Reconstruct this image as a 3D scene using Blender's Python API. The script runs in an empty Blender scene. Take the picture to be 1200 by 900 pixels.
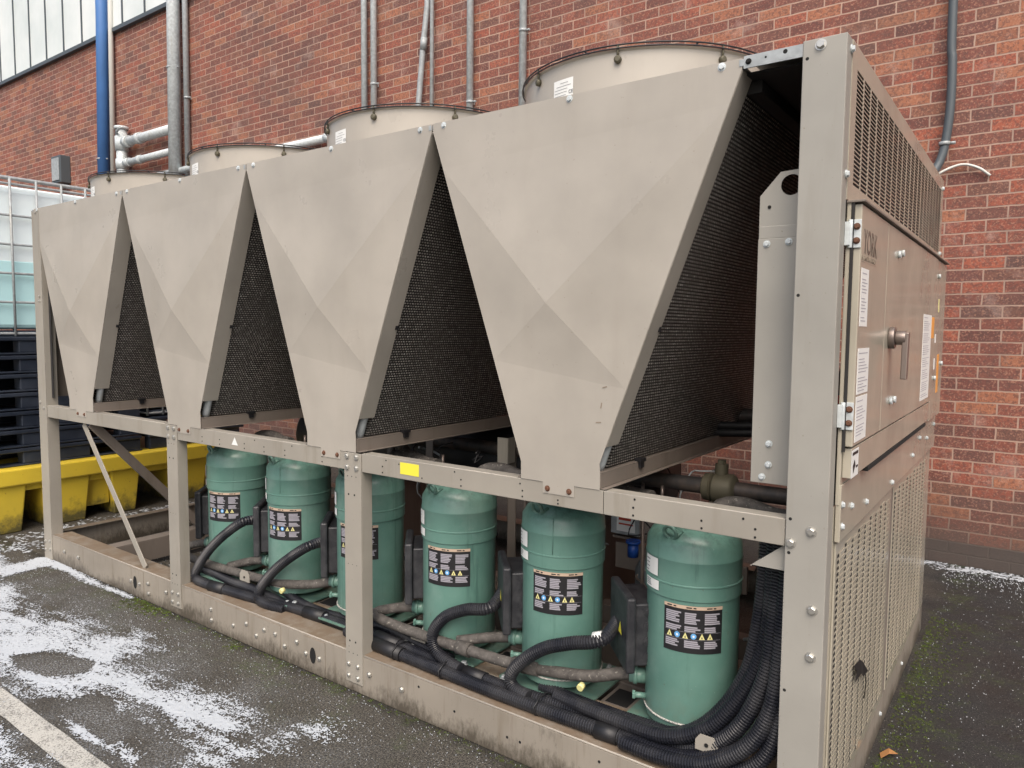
import bpy, bmesh, math, random
from math import sin, cos, pi, radians, sqrt, atan2
from mathutils import Vector, Matrix, noise
random.seed(7)
SC = bpy.context.scene
# ---------------------------------------------------------------- camera
cam_d = bpy.data.cameras.new("camera"); cam = bpy.data.objects.new("camera", cam_d)
SC.collection.objects.link(cam); SC.camera = cam
cam_d.sensor_width = 36.0; cam_d.lens = 36.0 * 853.89 / 1200.0
cam_d.clip_start = 0.05; cam_d.clip_end = 300
a, b, c = radians(35.9126), radians(4.241), radians(0.4634)
F = Vector((-sin(a) * cos(b), cos(a) * cos(b), -sin(b)))
R0 = Vector((cos(a), sin(a), 0)); U0 = R0.cross(F)
RR = R0 * cos(c) + U0 * sin(c); UU = -R0 * sin(c) + U0 * cos(c)
cam.matrix_world = Matrix(((RR.x, UU.x, -F.x, 0.4235), (RR.y, UU.y, -F.y, -1.9892), (RR.z, UU.z, -F.z, 1.503), (0, 0, 0, 1)))
SC.render.resolution_x = 1024; SC.render.resolution_y = 768
# ---------------------------------------------------------------- world, sun
W = bpy.data.worlds.new("World"); SC.world = W; W.use_nodes = True
SUN_EL, SUN_AZ = radians(52), radians(32)     # azimuth measured from -Y towards +X
sd = Vector((sin(SUN_AZ) * cos(SUN_EL), -cos(SUN_AZ) * cos(SUN_EL), sin(SUN_EL)))
nt = W.node_tree; bg = nt.nodes['Background']
sky = nt.nodes.new('ShaderNodeTexSky'); sky.sky_type = 'NISHITA'; sky.sun_disc = False
sky.sun_elevation = SUN_EL; sky.sun_rotation = atan2(sd.x, sd.y)
sky.air_density = 1.0; sky.dust_density = 6.0; sky.ozone_density = 0.6
nt.links.new(sky.outputs[0], bg.inputs[0]); bg.inputs[1].default_value = 0.15
sl = bpy.data.lights.new("sun", 'SUN'); sl.energy = 1.5; sl.angle = radians(60); sl.color = (1, .985, .96)
so = bpy.data.objects.new("sun", sl); SC.collection.objects.link(so)
so.rotation_euler = sd.to_track_quat('Z', 'Y').to_euler()
SC.view_settings.view_transform = 'Standard'; SC.view_settings.look = 'None'
SC.view_settings.exposure = 0.48; SC.view_settings.gamma = 1
# ---------------------------------------------------------------- materials
def nodes(m): return m.node_tree.nodes, m.node_tree.links
def mat(name, col, rough=.5, metal=0, spec=.5):
    m = bpy.data.materials.new(name); m.use_nodes = True
    p = m.node_tree.nodes['Principled BSDF']
    p.inputs['Base Color'].default_value = (*col, 1); p.inputs['Roughness'].default_value = rough
    p.inputs['Metallic'].default_value = metal; p.inputs['Specular IOR Level'].default_value = spec
    return m
def mixcol(m, fac, c1, c2):
    N, L = nodes(m); x = N.new('ShaderNodeMix'); x.data_type = 'RGBA'
    for s, v in ((x.inputs[0], fac), (x.inputs[6], c1), (x.inputs[7], c2)):
        if hasattr(v, 'is_output'): L.new(v, s)
        elif isinstance(v, (int, float)): s.default_value = v
        else: s.default_value = (*v, 1)
    return x.outputs[2]
def math_(m, op, a, b=0.0, clamp=False):
    N, L = nodes(m); x = N.new('ShaderNodeMath'); x.operation = op; x.use_clamp = clamp
    for s, v in ((x.inputs[0], a), (x.inputs[1], b)):
        if hasattr(v, 'is_output'): L.new(v, s)
        else: s.default_value = v
    return x.outputs[0]
def pos(m):
    N, L = nodes(m); return N.new('ShaderNodeNewGeometry').outputs['Position']
def nz(m, scale, detail=4, rough=.55, vec=None, stretch=None, out=0):
    N, L = nodes(m); t = N.new('ShaderNodeTexNoise'); t.inputs['Scale'].default_value = scale
    t.inputs['Detail'].default_value = detail; t.inputs['Roughness'].default_value = rough
    v = vec or pos(m)
    if stretch:
        mp = N.new('ShaderNodeMapping'); mp.inputs['Scale'].default_value = stretch; L.new(v, mp.inputs[0]); v = mp.outputs[0]
    L.new(v, t.inputs['Vector']); return t.outputs[out]
def ramp(m, f, lo, hi, a=0., b=1.):
    N, L = nodes(m); r = N.new('ShaderNodeMapRange'); r.inputs[1].default_value = lo; r.inputs[2].default_value = hi
    r.inputs[3].default_value = a; r.inputs[4].default_value = b; L.new(f, r.inputs[0]); return r.outputs[0]
def sep(m, v):
    N, L = nodes(m); s = N.new('ShaderNodeSeparateXYZ'); L.new(v, s.inputs[0]); return s.outputs
def bump(m, h, st=.3, dist=.01):
    N, L = nodes(m); b_ = N.new('ShaderNodeBump'); b_.inputs['Strength'].default_value = st
    b_.inputs['Distance'].default_value = dist; L.new(h, b_.inputs['Height'])
    L.new(b_.outputs[0], N['Principled BSDF'].inputs['Normal'])
def base(m, c): nodes(m)[1].new(c, nodes(m)[0]['Principled BSDF'].inputs['Base Color'])
def rgh(m, c): nodes(m)[1].new(c, nodes(m)[0]['Principled BSDF'].inputs['Roughness'])

def paint(name, col, rough=.42, dirt=.5, low=False, dust=True):
    m = mat(name, col, rough)
    c2 = tuple(x * .82 for x in col); c3 = (col[0] * .55, col[1] * .5, col[2] * .42)
    f1 = ramp(m, nz(m, 2.3, 5), .38, .68)
    cc = mixcol(m, f1, col, c2)
    st = ramp(m, nz(m, 9, 6, .65, stretch=(1, 1, .13)), .55, .8, 0, dirt)        # vertical run marks
    cc = mixcol(m, st, cc, c3)
    sp = ramp(m, nz(m, 95, 2, .5), .73, .8, 0, .6)                                # small chips and spots
    cc = mixcol(m, sp, cc, c3)
    if low:                                                                       # splash grime close to the ground
        z = sep(m, pos(m))[2]
        g = math_(m, 'ADD', ramp(m, z, .0, .10, .85, 0), ramp(m, nz(m, 3.1, 3), .3, .7, -.3, .3))
        g = math_(m, 'ADD', g, ramp(m, nz(m, 55, 7, .8, stretch=(1, 1, .45)), .3, .7, -.35, .35))
        cc = mixcol(m, ramp(m, nz(m, 38, 6, .7, stretch=(1, 1, .06)), .56, .72, 0, .45), cc, (.12, .075, .045))
        g = math_(m, 'MULTIPLY', ramp(m, g, .25, .85, 0, 1), .88, True)
        cc = mixcol(m, g, cc, (.055, .045, .032))
    if low:
        N, L = nodes(m); nn = sep(m, N.new('ShaderNodeNewGeometry').outputs['Normal'])[2]
        cc = mixcol(m, math_(m, 'MULTIPLY', ramp(m, nn, .8, .95), ramp(m, nz(m, 14, 7, .75), .36, .55, .3, .95), True), cc, (.17, .125, .085))
    base(m, cc); rgh(m, ramp(m, nz(m, 6, 5), .3, .7, rough - .05, rough + (.16 if rough > .2 else .08)))
    bump(m, math_(m, 'ADD', nz(m, 1.6, 3), math_(m, 'MULTIPLY', nz(m, 55, 3, .6, stretch=(1, 1, .25)), .06)), .10, .03)
    return m
TAN = (.395, .365, .318)
M = {}
M['panel'] = paint('beige_panel_paint', TAN, .3, .14)
M['frame'] = paint('beige_frame_paint', (.315, .292, .25), .45, .75)
M['rail'] = paint('beige_rail_paint_grimy', (.285, .255, .212), .5, .8, low=True)
M['endpaint'] = paint('beige_gloss_paint', (.40, .37, .30), .16, .15)
M['post'] = paint('grey_beige_post_paint', (.32, .308, .275), .45, .35)
M['brown'] = paint('weathered_brown_paint', (.20, .17, .145), .5, .7)
M['steel'] = mat('bolt_steel', (.55, .54, .50), .35, .8)
M['rust'] = mat('rusty_steel', (.13, .06, .035), .8, .2)
M['hole'] = mat('punched_hole_dark', (.006, .006, .006), .9)
M['black'] = mat('black_plastic', (.012, .012, .014), .5)
M['dark'] = mat('dark_cavity_paint', (.018, .017, .017), .8)
M['white'] = mat('white_label', (.75, .76, .74), .5)
M['print'] = mat('grey_print', (.22, .23, .24), .6)
M['grey_print'] = mat('light_grey_print', (.33, .32, .36), .6)
M['orange'] = mat('orange_label', (.75, .33, .07), .5)
M['peach'] = mat('faded_orange_label', (.52, .39, .29), .5)
M['yellow'] = mat('yellow_label', (.75, .68, .06), .5)
M['paleyellow'] = mat('pale_yellow_sign', (.72, .68, .30), .5)
M['blue'] = mat('blue_symbol', (.12, .36, .68), .5)
M['bluevalve'] = mat('blue_valve_paint', (.01, .06, .30), .45)
M['red'] = mat('red_tag', (.5, .07, .04), .5)
M['letters'] = mat('dark_brown_lettering', (.13, .10, .08), .5)
M['letters_faint'] = mat('faint_brown_lettering', (.24, .195, .15), .5)
M['galv'] = None
def galv(name, col, rough=.45):
    m = mat(name, col, rough, .08)
    c = mixcol(m, ramp(m, nz(m, 30, 4), .35, .7), col, tuple(x * .7 for x in col))
    c = mixcol(m, ramp(m, nz(m, 12, 5, .6, stretch=(1, 1, .2)), .58, .75, 0, .5), c, (.30, .27, .2))
    base(m, c); return m
M['galv'] = galv('galvanised_steel', (.60, .65, .66))
M['galv2'] = galv('dull_galvanised_steel', (.38, .41, .42))
def green():
    m = mat('compressor_green', (.06, .2, .155), .34)
    c = mixcol(m, ramp(m, nz(m, 7, 5), .35, .7), (.125, .245, .205), (.092, .20, .165))
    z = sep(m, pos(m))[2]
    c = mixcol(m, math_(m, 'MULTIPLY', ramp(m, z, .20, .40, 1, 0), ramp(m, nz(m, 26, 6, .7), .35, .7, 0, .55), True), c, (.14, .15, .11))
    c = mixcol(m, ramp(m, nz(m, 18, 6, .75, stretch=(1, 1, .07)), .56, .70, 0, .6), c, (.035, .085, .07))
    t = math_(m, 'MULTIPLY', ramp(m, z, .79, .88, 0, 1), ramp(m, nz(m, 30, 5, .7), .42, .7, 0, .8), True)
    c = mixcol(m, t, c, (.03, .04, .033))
    c = mixcol(m, ramp(m, nz(m, 3.2, 6, .7), .52, .66, 0, .35), c, (.21, .30, .26))
    c = mixcol(m, ramp(m, nz(m, 34, 6, .7), .66, .72, 0, .8), c, (.10, .075, .045))
    c = mixcol(m, ramp(m, nz(m, 130, 2), .73, .78, 0, .5), c, (.35, .45, .4))
    base(m, c); bump(m, nz(m, 60, 3), .06, .004); return m
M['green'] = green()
def conduit():
    m = mat('black_corrugated_plastic', (.012, .013, .018), .36)
    c = mixcol(m, ramp(m, nz(m, 8, 5), .4, .75), (.010, .011, .016), (.045, .045, .048)); base(m, c); return m
M['conduit'] = conduit()
def foam():
    m = mat('weathered_pipe_insulation', (.1, .095, .085), .8)
    c = mixcol(m, ramp(m, nz(m, 28, 6, .7), .35, .65), (.11, .10, .09), (.045, .04, .036))
    c = mixcol(m, ramp(m, nz(m, 80, 3), .62, .72, 0, .7), c, (.32, .30, .26)); base(m, c)
    bump(m, nz(m, 70, 4), .5, .004); return m
M['foam'] = foam()
def termbox():
    m = mat('dusty_black_box_plastic', (.02, .021, .026), .42)
    c = mixcol(m, ramp(m, nz(m, 18, 6, .7), .4, .8), (.019, .020, .024), (.062, .063, .067)); base(m, c)
    bump(m, nz(m, 50, 3), .2, .004); return m
M['tbox'] = termbox()
def coil():
    m = mat('condenser_coil_fins', (.02, .02, .02), .55, .3)
    N, L = nodes(m); uv = N.new('ShaderNodeUVMap').outputs[0]
    br = N.new('ShaderNodeTexBrick'); L.new(uv, br.inputs['Vector'])
    br.inputs['Scale'].default_value = 1; br.inputs['Brick Width'].default_value = .0145; br.inputs['Row Height'].default_value = .0108
    br.inputs['Mortar Size'].default_value = .0033; br.inputs['Mortar Smooth'].default_value = .4; br.inputs['Bias'].default_value = -.2
    br.inputs['Color1'].default_value = (.62, .58, .53, 1); br.inputs['Color2'].default_value = (.20, .185, .17, 1); br.inputs['Mortar'].default_value = (.004, .004, .004, 1)
    br.offset = .5
    c = mixcol(m, ramp(m, nz(m, 5, 8, .75), .38, .62, 0, .6), br.outputs[0], (.09, .085, .078))
    sp = math_(m, 'MULTIPLY', ramp(m, nz(m, 75, 2), .58, .66), ramp(m, br.outputs[1], 0, 1, 1, 0))
    c = mixcol(m, math_(m, 'MULTIPLY', sp, .8), c, (.8, .78, .74)); base(m, c)
    bump(m, math_(m, 'SUBTRACT', 1, br.outputs[1]), .9, .006); return m
M['coil'] = coil()
def brick():
    m = mat('red_brick', (.3, .1, .06), .85)
    N, L = nodes(m); s = sep(m, pos(m))
    cv = N.new('ShaderNodeCombineXYZ'); L.new(s[0], cv.inputs[0]); L.new(s[2], cv.inputs[1])
    warp = N.new('ShaderNodeVectorMath'); warp.operation = 'SCALE'; L.new(nz(m, 14, 3, out=1), warp.inputs[0]); warp.inputs[3].default_value = .009
    add = N.new('ShaderNodeVectorMath'); L.new(cv.outputs[0], add.inputs[0]); L.new(warp.outputs[0], add.inputs[1])
    def bt(c1, c2, mo):
        br = N.new('ShaderNodeTexBrick'); L.new(add.outputs[0], br.inputs['Vector'])
        br.inputs['Scale'].default_value = 1; br.inputs['Brick Width'].default_value = .225; br.inputs['Row Height'].default_value = .0765
        br.inputs['Mortar Size'].default_value = .0052; br.inputs['Mortar Smooth'].default_value = .25; br.inputs['Bias'].default_value = 0
        br.inputs['Color1'].default_value = (*c1, 1); br.inputs['Color2'].default_value = (*c2, 1); br.inputs['Mortar'].default_value = (*mo, 1)
        return br
    b1 = bt((0, 0, 0), (1, 1, 1), (.5, .5, .5))           # random value of each brick
    N2, L2 = N, L
    rp = N.new('ShaderNodeValToRGB'); L.new(b1.outputs[0], rp.inputs[0]); e = rp.color_ramp
    e.elements[0].position = 0; e.elements[0].color = (.13, .05, .042, 1); e.elements[1].position = 1; e.elements[1].color = (.31, .13, .075, 1)
    for p_, c_ in ((.18, (.225, .072, .05)), (.35, (.285, .082, .052)), (.5, (.14, .062, .052)), (.62, (.335, .095, .055)), (.75, (.115, .06, .052)), (.88, (.36, .135, .072))):
        x = e.elements.new(p_); x.color = (*c_, 1)
    c = rp.outputs[0]
    c = mixcol(m, ramp(m, nz(m, 55, 4, .7), .49, .55, 0, .6), c, (.10, .052, .045))
    c = mixcol(m, ramp(m, nz(m, 80, 4, .75), .54, .60, 0, .55), c, (.46, .24, .16))
    c = mixcol(m, ramp(m, nz(m, .8, 7, .7), .50, .66, 0, .5), c, (.09, .055, .048))
    c = mixcol(m, ramp(m, nz(m, 2.6, 7, .75), .56, .66, 0, .28), c, (.50, .38, .33))
    mort = mixcol(m, ramp(m, nz(m, 3, 4), .4, .65), (.43, .29, .225), (.31, .215, .17))
    # grimy damp courses at the foot of the wall
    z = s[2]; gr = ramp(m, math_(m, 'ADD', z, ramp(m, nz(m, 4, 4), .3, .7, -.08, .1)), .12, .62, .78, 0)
    c = mixcol(m, b1.outputs[1], c, mort)
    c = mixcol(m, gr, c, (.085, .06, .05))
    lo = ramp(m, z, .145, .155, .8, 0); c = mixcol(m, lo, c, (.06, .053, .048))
    base(m, c)
    h = math_(m, 'SUBTRACT', math_(m, 'MULTIPLY', nz(m, 90, 5, .7), .5), b1.outputs[1])
    bump(m, h, .7, .008); return m
M['brick'] = brick()
def asphalt():
    m = mat('wet_asphalt', (.05, .05, .048), .7)
    s = sep(m, pos(m)); x = s[0]
    right = ramp(m, math_(m, 'ADD', x, ramp(m, nz(m, 3, 3), .3, .7, -.15, .15)), -.35, .1)
    g = nz(m, 150, 3, .75); g2 = nz(m, 70, 4, .7)
    warm = mixcol(m, ramp(m, g, .40, .64), (.005, .0045, .004), (.135, .122, .10))
    darkc = mixcol(m, ramp(m, g, .45, .75), (.009, .009, .010), (.055, .054, .052))
    c = mixcol(m, right, warm, darkc)
    c = mixcol(m, ramp(m, nz(m, 1.7, 5), .45, .68, 0, .35), c, (.035, .03, .024))
    fz = math_(m, 'MULTIPLY', ramp(m, x, -1.2, -2.0, 0, 1), ramp(m, s[1], -.02, -.35, 0, 1))
    fr_ = math_(m, 'MULTIPLY', ramp(m, nz(m, 3.2, 5, .7), .42, .6), ramp(m, nz(m, 120, 4, .8), .5, .6))
    c = mixcol(m, math_(m, 'MULTIPLY', math_(m, 'MULTIPLY', fz, fr_), .55, True), c, (.42, .45, .48))   # thin frost
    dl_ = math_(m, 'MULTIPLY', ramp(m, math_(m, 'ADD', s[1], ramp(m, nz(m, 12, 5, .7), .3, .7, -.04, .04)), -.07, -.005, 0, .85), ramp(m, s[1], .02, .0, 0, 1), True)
    c = mixcol(m, dl_, c, (.016, .014, .010))          # dirt line with contact shadow painted in along the rail foot
    # moss along the machine's foot
    y = s[1]
    n1 = ramp(m, nz(m, 5, 6, .7), .50, .64); n2 = ramp(m, nz(m, 60, 4, .7), .42, .62)
    near = math_(m, 'MULTIPLY', ramp(m, y, -.42, -.02, 0, .8), ramp(m, y, -.01, .03, 1, 0))
    nr = math_(m, 'MULTIPLY', ramp(m, x, -.02, .03, 0, 1), ramp(m, x, .06, .75, .85, 0))
    nr = math_(m, 'MULTIPLY', nr, ramp(m, y, -.2, .4))
    mz = math_(m, 'MULTIPLY', math_(m, 'MAXIMUM', near, nr), math_(m, 'MULTIPLY', n1, n2), True)
    c = mixcol(m, math_(m, 'MULTIPLY', mz, .85), c, (.055, .085, .012))
    sp = ramp(m, nz(m, 170, 1, .5), .715, .74)
    c = mixcol(m, math_(m, 'MULTIPLY', sp, .8), c, (.42, .41, .37))
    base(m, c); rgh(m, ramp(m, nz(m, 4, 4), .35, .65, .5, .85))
    bump(m, math_(m, 'ADD', g, math_(m, 'MULTIPLY', g2, .8)), .8, .006); return m
M['asphalt'] = asphalt()
def snow():
    m = mat('fine_snow', (.42, .45, .48), .8)
    p = m.node_tree.nodes['Principled BSDF']; p.inputs['Subsurface Weight'].default_value = .15
    p.inputs['Subsurface Radius'].default_value = (.02, .02, .02)
    bump(m, nz(m, 220, 3), .5, .004); return m
M['snow'] = snow()
def roadpaint():
    m = mat('worn_cream_road_paint', (.6, .56, .46), .8)
    c = mixcol(m, ramp(m, math_(m, 'ADD', nz(m, 160, 3, .75), ramp(m, nz(m, 9, 6, .7), .35, .7, -.05, .10)), .50, .62, 0, .9), (.45, .44, .40), (.14, .135, .125)); base(m, c)
    bump(m, nz(m, 240, 3), .5, .004); return m
M['line'] = roadpaint()
def yplastic():
    m = mat('yellow_moulded_plastic', (.7, .5, .02), .42)
    c = mixcol(m, ramp(m, nz(m, 4, 5), .4, .7, 0, .5), (.62, .46, .04), (.48, .36, .045))
    z = sep(m, pos(m))[2]
    g = math_(m, 'ADD', ramp(m, z, 0, .22, .8, 0), ramp(m, nz(m, 12, 6, .7), .3, .7, -.3, .25))
    c = mixcol(m, ramp(m, g, .2, .7, 0, .9), c, (.05, .05, .03))
    c = mixcol(m, ramp(m, nz(m, 20, 5, .7), .64, .7, 0, .6), c, (.18, .09, .03)); base(m, c); return m
M['yplastic'] = yplastic()
M['navy'] = mat('dark_navy_plastic', (.018, .024, .037), .33)
base(M['navy'], mixcol(M['navy'], ramp(M['navy'], nz(M['navy'], 6, 5), .4, .7), (.016, .022, .035), (.035, .043, .06)))
M['ibc'] = mat('milky_white_plastic', (.78, .88, .90), .35)
M['teal'] = mat('teal_liquid_behind_plastic', (.50, .77, .80), .3)
def cladding():
    m = mat('pale_cladding', (.55, .63, .60), .5)
    c = mixcol(m, ramp(m, nz(m, 1.3, 5), .35, .7), (.72, .76, .75), (.58, .64, .63)); base(m, c); return m
M['clad'] = cladding()
M['bluepipe'] = paint('blue_pipe_paint', (.07, .19, .46), .4, .3)
M['darkgrey'] = mat('dark_grey_plastic', (.07, .085, .095), .5)
M['cable_white'] = mat('white_cable', (.6, .6, .56), .5)
M['dpipe'] = mat('dark_painted_pipe', (.05, .045, .042), .55)
base(M['dpipe'], mixcol(M['dpipe'], ramp(M['dpipe'], nz(M['dpipe'], 14, 5), .4, .7), (.028, .026, .026), (.10, .075, .06)))
M['bronze'] = mat('dull_bronze_valve', (.10, .09, .06), .6, .3)
M['copper'] = mat('brown_copper', (.22, .18, .16), .35, .6)
M['brownleaf'] = mat('brown_leaf', (.35, .17, .06), .8)
M['leaf'] = mat('black_leaf', (.012, .010, .009), .7)

# ---------------------------------------------------------------- mesh helpers
WORLD = {}
def wloc(o): return WORLD.get(o.name, Vector((0, 0, 0)))
def tag(o, label=None, cat=None, group=None, kind=None):
    for k, v in (('label', label), ('category', cat), ('group', group), ('kind', kind)):
        if v: o[k] = v
    return o
def thing(name, loc, label, cat, group=None):
    o = bpy.data.objects.new(name, None); SC.collection.objects.link(o); o.location = loc
    o.empty_display_size = .1; WORLD[o.name] = Vector(loc); return tag(o, label, cat, group)
class MB:
    def __init__(s): s.v = []; s.f = []; s.m = []; s.sm = []; s.uv = None; s.mi = 0
    def add(s, verts, faces, smooth=False):
        n = len(s.v); s.v += [Vector(p) for p in verts]
        for f in faces: s.f.append([n + i for i in f]); s.m.append(s.mi); s.sm.append(smooth)
        return s
    def box(s, x0, x1, y0, y1, z0, z1):
        v = [(x, y, z) for x in (x0, x1) for y in (y0, y1) for z in (z0, z1)]
        return s.add(v, [(0, 1, 3, 2), (4, 6, 7, 5), (0, 4, 5, 1), (2, 3, 7, 6), (0, 2, 6, 4), (1, 5, 7, 3)])
    def obox(s, o, ax, ay, az):      # box from corner o along three vectors
        o, ax, ay, az = map(Vector, (o, ax, ay, az))
        v = [o + ax * i + ay * j + az * k for i in (0, 1) for j in (0, 1) for k in (0, 1)]
        return s.add(v, [(0, 1, 3, 2), (4, 6, 7, 5), (0, 4, 5, 1), (2, 3, 7, 6), (0, 2, 6, 4), (1, 5, 7, 3)])
    def quad(s, a, b, c, d): return s.add([a, b, c, d], [(0, 1, 2, 3)])
    def bar(s, p, q, w, t, up=(0, 1, 0)):   # flat bar from p to q, width w, thickness t along up
        p, q, up = Vector(p), Vector(q), Vector(up); d = (q - p); n = d.cross(up).normalized(); u = n.cross(d).normalized()
        return s.obox(p - n * w / 2 - u * t / 2, d, n * w, u * t)
    def tube(s, pts, r, seg=14, caps=True, closed=False, smooth=True):
        pts = [Vector(p) for p in pts]; n = len(pts); rs = r if isinstance(r, (list, tuple)) else [r] * n
        T = []
        for i in range(n):
            a_ = pts[(i - 1) % n] if (closed or i > 0) else pts[0]; b_ = pts[(i + 1) % n] if (closed or i < n - 1) else pts[-1]
            T.append((b_ - a_).normalized())
        up = Vector((0, 0, 1)) if abs(T[0].z) < .9 else Vector((1, 0, 0))
        u = (up - T[0] * up.dot(T[0])).normalized(); V = []
        for i in range(n):
            u = (u - T[i] * u.dot(T[i])).normalized(); w = T[i].cross(u)
            V += [pts[i] + (u * cos(2 * pi * k / seg) + w * sin(2 * pi * k / seg)) * rs[i] for k in range(seg)]
        Fs = []
        for i in range(n if closed else n - 1):
            j = (i + 1) % n
            for k in range(seg): Fs.append((i * seg + k, i * seg + (k + 1) % seg, j * seg + (k + 1) % seg, j * seg + k))
        s.add(V, Fs, smooth)
        if caps and not closed:
            b0 = len(s.v) - len(V)
            s.f.append([b0 + k for k in range(seg)][::-1]); s.m.append(s.mi); s.sm.append(False)
            s.f.append([b0 + (n - 1) * seg + k for k in range(seg)]); s.m.append(s.mi); s.sm.append(False)
        return s
    def lathe(s, c, prof, seg=48, axis='z'):
        V = []; Fs = []; n = len(prof)
        for r, h in prof:
            for k in range(seg):
                a_ = 2 * pi * k / seg; p = (r * cos(a_), r * sin(a_), h)
                if axis == 'y': p = (p[0], -p[2], p[1])
                if axis == 'x': p = (p[2], p[0], p[1])
                V.append(Vector(c) + Vector(p))
        for i in range(n - 1):
            for k in range(seg): Fs.append((i * seg + k, i * seg + (k + 1) % seg, (i + 1) * seg + (k + 1) % seg, (i + 1) * seg + k))
        return s.add(V, Fs, True)
    def bolt(s, p, r=.008, axis='y', h=.007):   # hexagon head with washer, pointing -y / +x / +z
        d = {'y': Vector((0, -1, 0)), 'x': Vector((1, 0, 0)), 'z': Vector((0, 0, 1))}[axis]; p = Vector(p)
        s.tube([p - d * .002, p + d * .0015], r * 1.35, 14, smooth=False)
        s.tube([p, p + d * h * .8, p + d * h], [r, r, r * .8], 6, smooth=False); return s
    def hole(s, p, r=.0035, axis='y'):
        d = {'y': Vector((0, -1, 0)), 'x': Vector((1, 0, 0))}[axis]; p = Vector(p)
        s.tube([p - d * .002, p + d * .0006], r, 10, smooth=False); return s
    def build(s, name, mats, parent=None, bevel=0, kind=None, label=None):
        if not isinstance(mats, (list, tuple)): mats = [mats]
        me = bpy.data.meshes.new(name); lo = Vector([min(p[i] for p in s.v) for i in range(3)]); hi = Vector([max(p[i] for p in s.v) for i in range(3)])
        c_ = (lo + hi) / 2
        if not parent: c_.z = lo.z
        me.from_pydata([tuple(p - c_) for p in s.v], [], s.f); me.update()
        for m_ in mats: me.materials.append(M[m_] if isinstance(m_, str) else m_)
        me.polygons.foreach_set('material_index', s.m); me.polygons.foreach_set('use_smooth', s.sm)
        if name in ('compressor', 'valve_body', 'fan_shroud'): sharp = True
        else: sharp = False
        if s.uv:
            l = me.uv_layers.new(name='UVMap')
            for lp in me.loops: l.data[lp.index].uv = s.uv[lp.vertex_index]
        bm = bmesh.new(); bm.from_mesh(me); bmesh.ops.recalc_face_normals(bm, faces=bm.faces); bm.to_mesh(me); bm.free()
        if sharp: me.set_sharp_from_angle(angle=radians(38))
        o = bpy.data.objects.new(name, me); SC.collection.objects.link(o); WORLD[o.name] = c_.copy()
        if parent: o.parent = parent; o.location = c_ - wloc(parent)
        else: o.location = c_
        if bevel:
            bv = o.modifiers.new('bevel', 'BEVEL'); bv.width = bevel; bv.segments = 2; bv.limit_method = 'ANGLE'; bv.angle_limit = radians(40)
            bv.harden_normals = False
        if kind: o['kind'] = kind
        if label: o['label'] = label
        return o
class BL:                       # a row of like pieces, each built as an object of its own
    def __init__(s): s.p = []
    def __getattr__(s, n):
        def f(*a, **k):
            m = MB(); getattr(m, n)(*a, **k); s.p.append(m); return s
        return f
    def build(s, name, mats, parent=None, bevel=0, kind=None, label=None):
        for m in s.p: o = m.build(name, mats, parent, bevel, kind, label)
        return o
def smooth_path(pts, step=.02):
    pts = [Vector(p) for p in pts]; P = [pts[0] * 2 - pts[1]] + pts + [pts[-1] * 2 - pts[-2]]; out = []
    for i in range(1, len(P) - 2):
        n = max(2, int((P[i + 1] - P[i]).length / step))
        for k in range(n):
            t = k / n; t2, t3 = t * t, t * t * t
            out.append(.5 * ((2 * P[i]) + (P[i + 1] - P[i - 1]) * t + (2 * P[i - 1] - 5 * P[i] + 4 * P[i + 1] - P[i + 2]) * t2 + (3 * P[i] - P[i - 1] - 3 * P[i + 1] + P[i + 2]) * t3))
    out.append(pts[-1]); return out
def corr(mb, pts, r=.024, pitch=.0095):
    sp = smooth_path(pts, .0015); acc = [0]
    for i in range(1, len(sp)): acc.append(acc[-1] + (sp[i] - sp[i - 1]).length)
    L_ = acc[-1]; n = int(L_ / (pitch / 3)); out = []; rs = []; j = 0
    for k in range(n):
        d = k * pitch / 3
        while j < len(acc) - 2 and acc[j + 1] < d: j += 1
        t = (d - acc[j]) / max(1e-9, acc[j + 1] - acc[j]); out.append(sp[j].lerp(sp[j + 1], t))
        rs.append(r if k % 3 else r * .80)
    mb.tube(out, rs, 14, smooth=False)
def text_obj(name, txt, size, m_, parent, origin, xdir, ydir, depth=.0008, wscale=1.0):
    cu = bpy.data.curves.new(name, 'FONT'); cu.body = txt; cu.size = size; cu.extrude = depth; cu.align_x = 'LEFT'; cu.offset = size * .008
    cu.fill_mode = 'BOTH'; tmp = bpy.data.objects.new(name + '_tmp', cu); SC.collection.objects.link(tmp)
    dg = bpy.context.evaluated_depsgraph_get(); me = bpy.data.meshes.new_from_object(tmp.evaluated_get(dg))
    bpy.data.objects.remove(tmp); me.name = name
    X = Vector(xdir).normalized(); Y = Vector(ydir).normalized(); Z = X.cross(Y)
    mw = Matrix((X * wscale, Y, Z)).transposed().to_4x4()
    me.transform(mw); me.materials.clear(); me.materials.append(M[m_])
    o = bpy.data.objects.new(name, me); SC.collection.objects.link(o); o.parent = parent
    o.location = Vector(origin) - wloc(parent); WORLD[o.name] = Vector(origin); return o

# ================================================================ SETTING
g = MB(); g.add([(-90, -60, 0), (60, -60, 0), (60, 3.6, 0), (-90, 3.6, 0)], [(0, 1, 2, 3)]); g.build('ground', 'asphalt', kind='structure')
ln = MB()
xs = [-9 + .15 * i for i in range(100)]
V = []; 
for x in xs:
    V += [(x, -.948 + .006 * noise.noise(Vector((x * 9, 0, 0))), .004), (x, -.858 + .006 * noise.noise(Vector((x * 9, 5, 0))), .004)]
ln.add(V, [(2 * i, 2 * i + 2, 2 * i + 3, 2 * i + 1) for i in range(len(xs) - 1)]); ln.build('painted_line', 'line', kind='structure')

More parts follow.
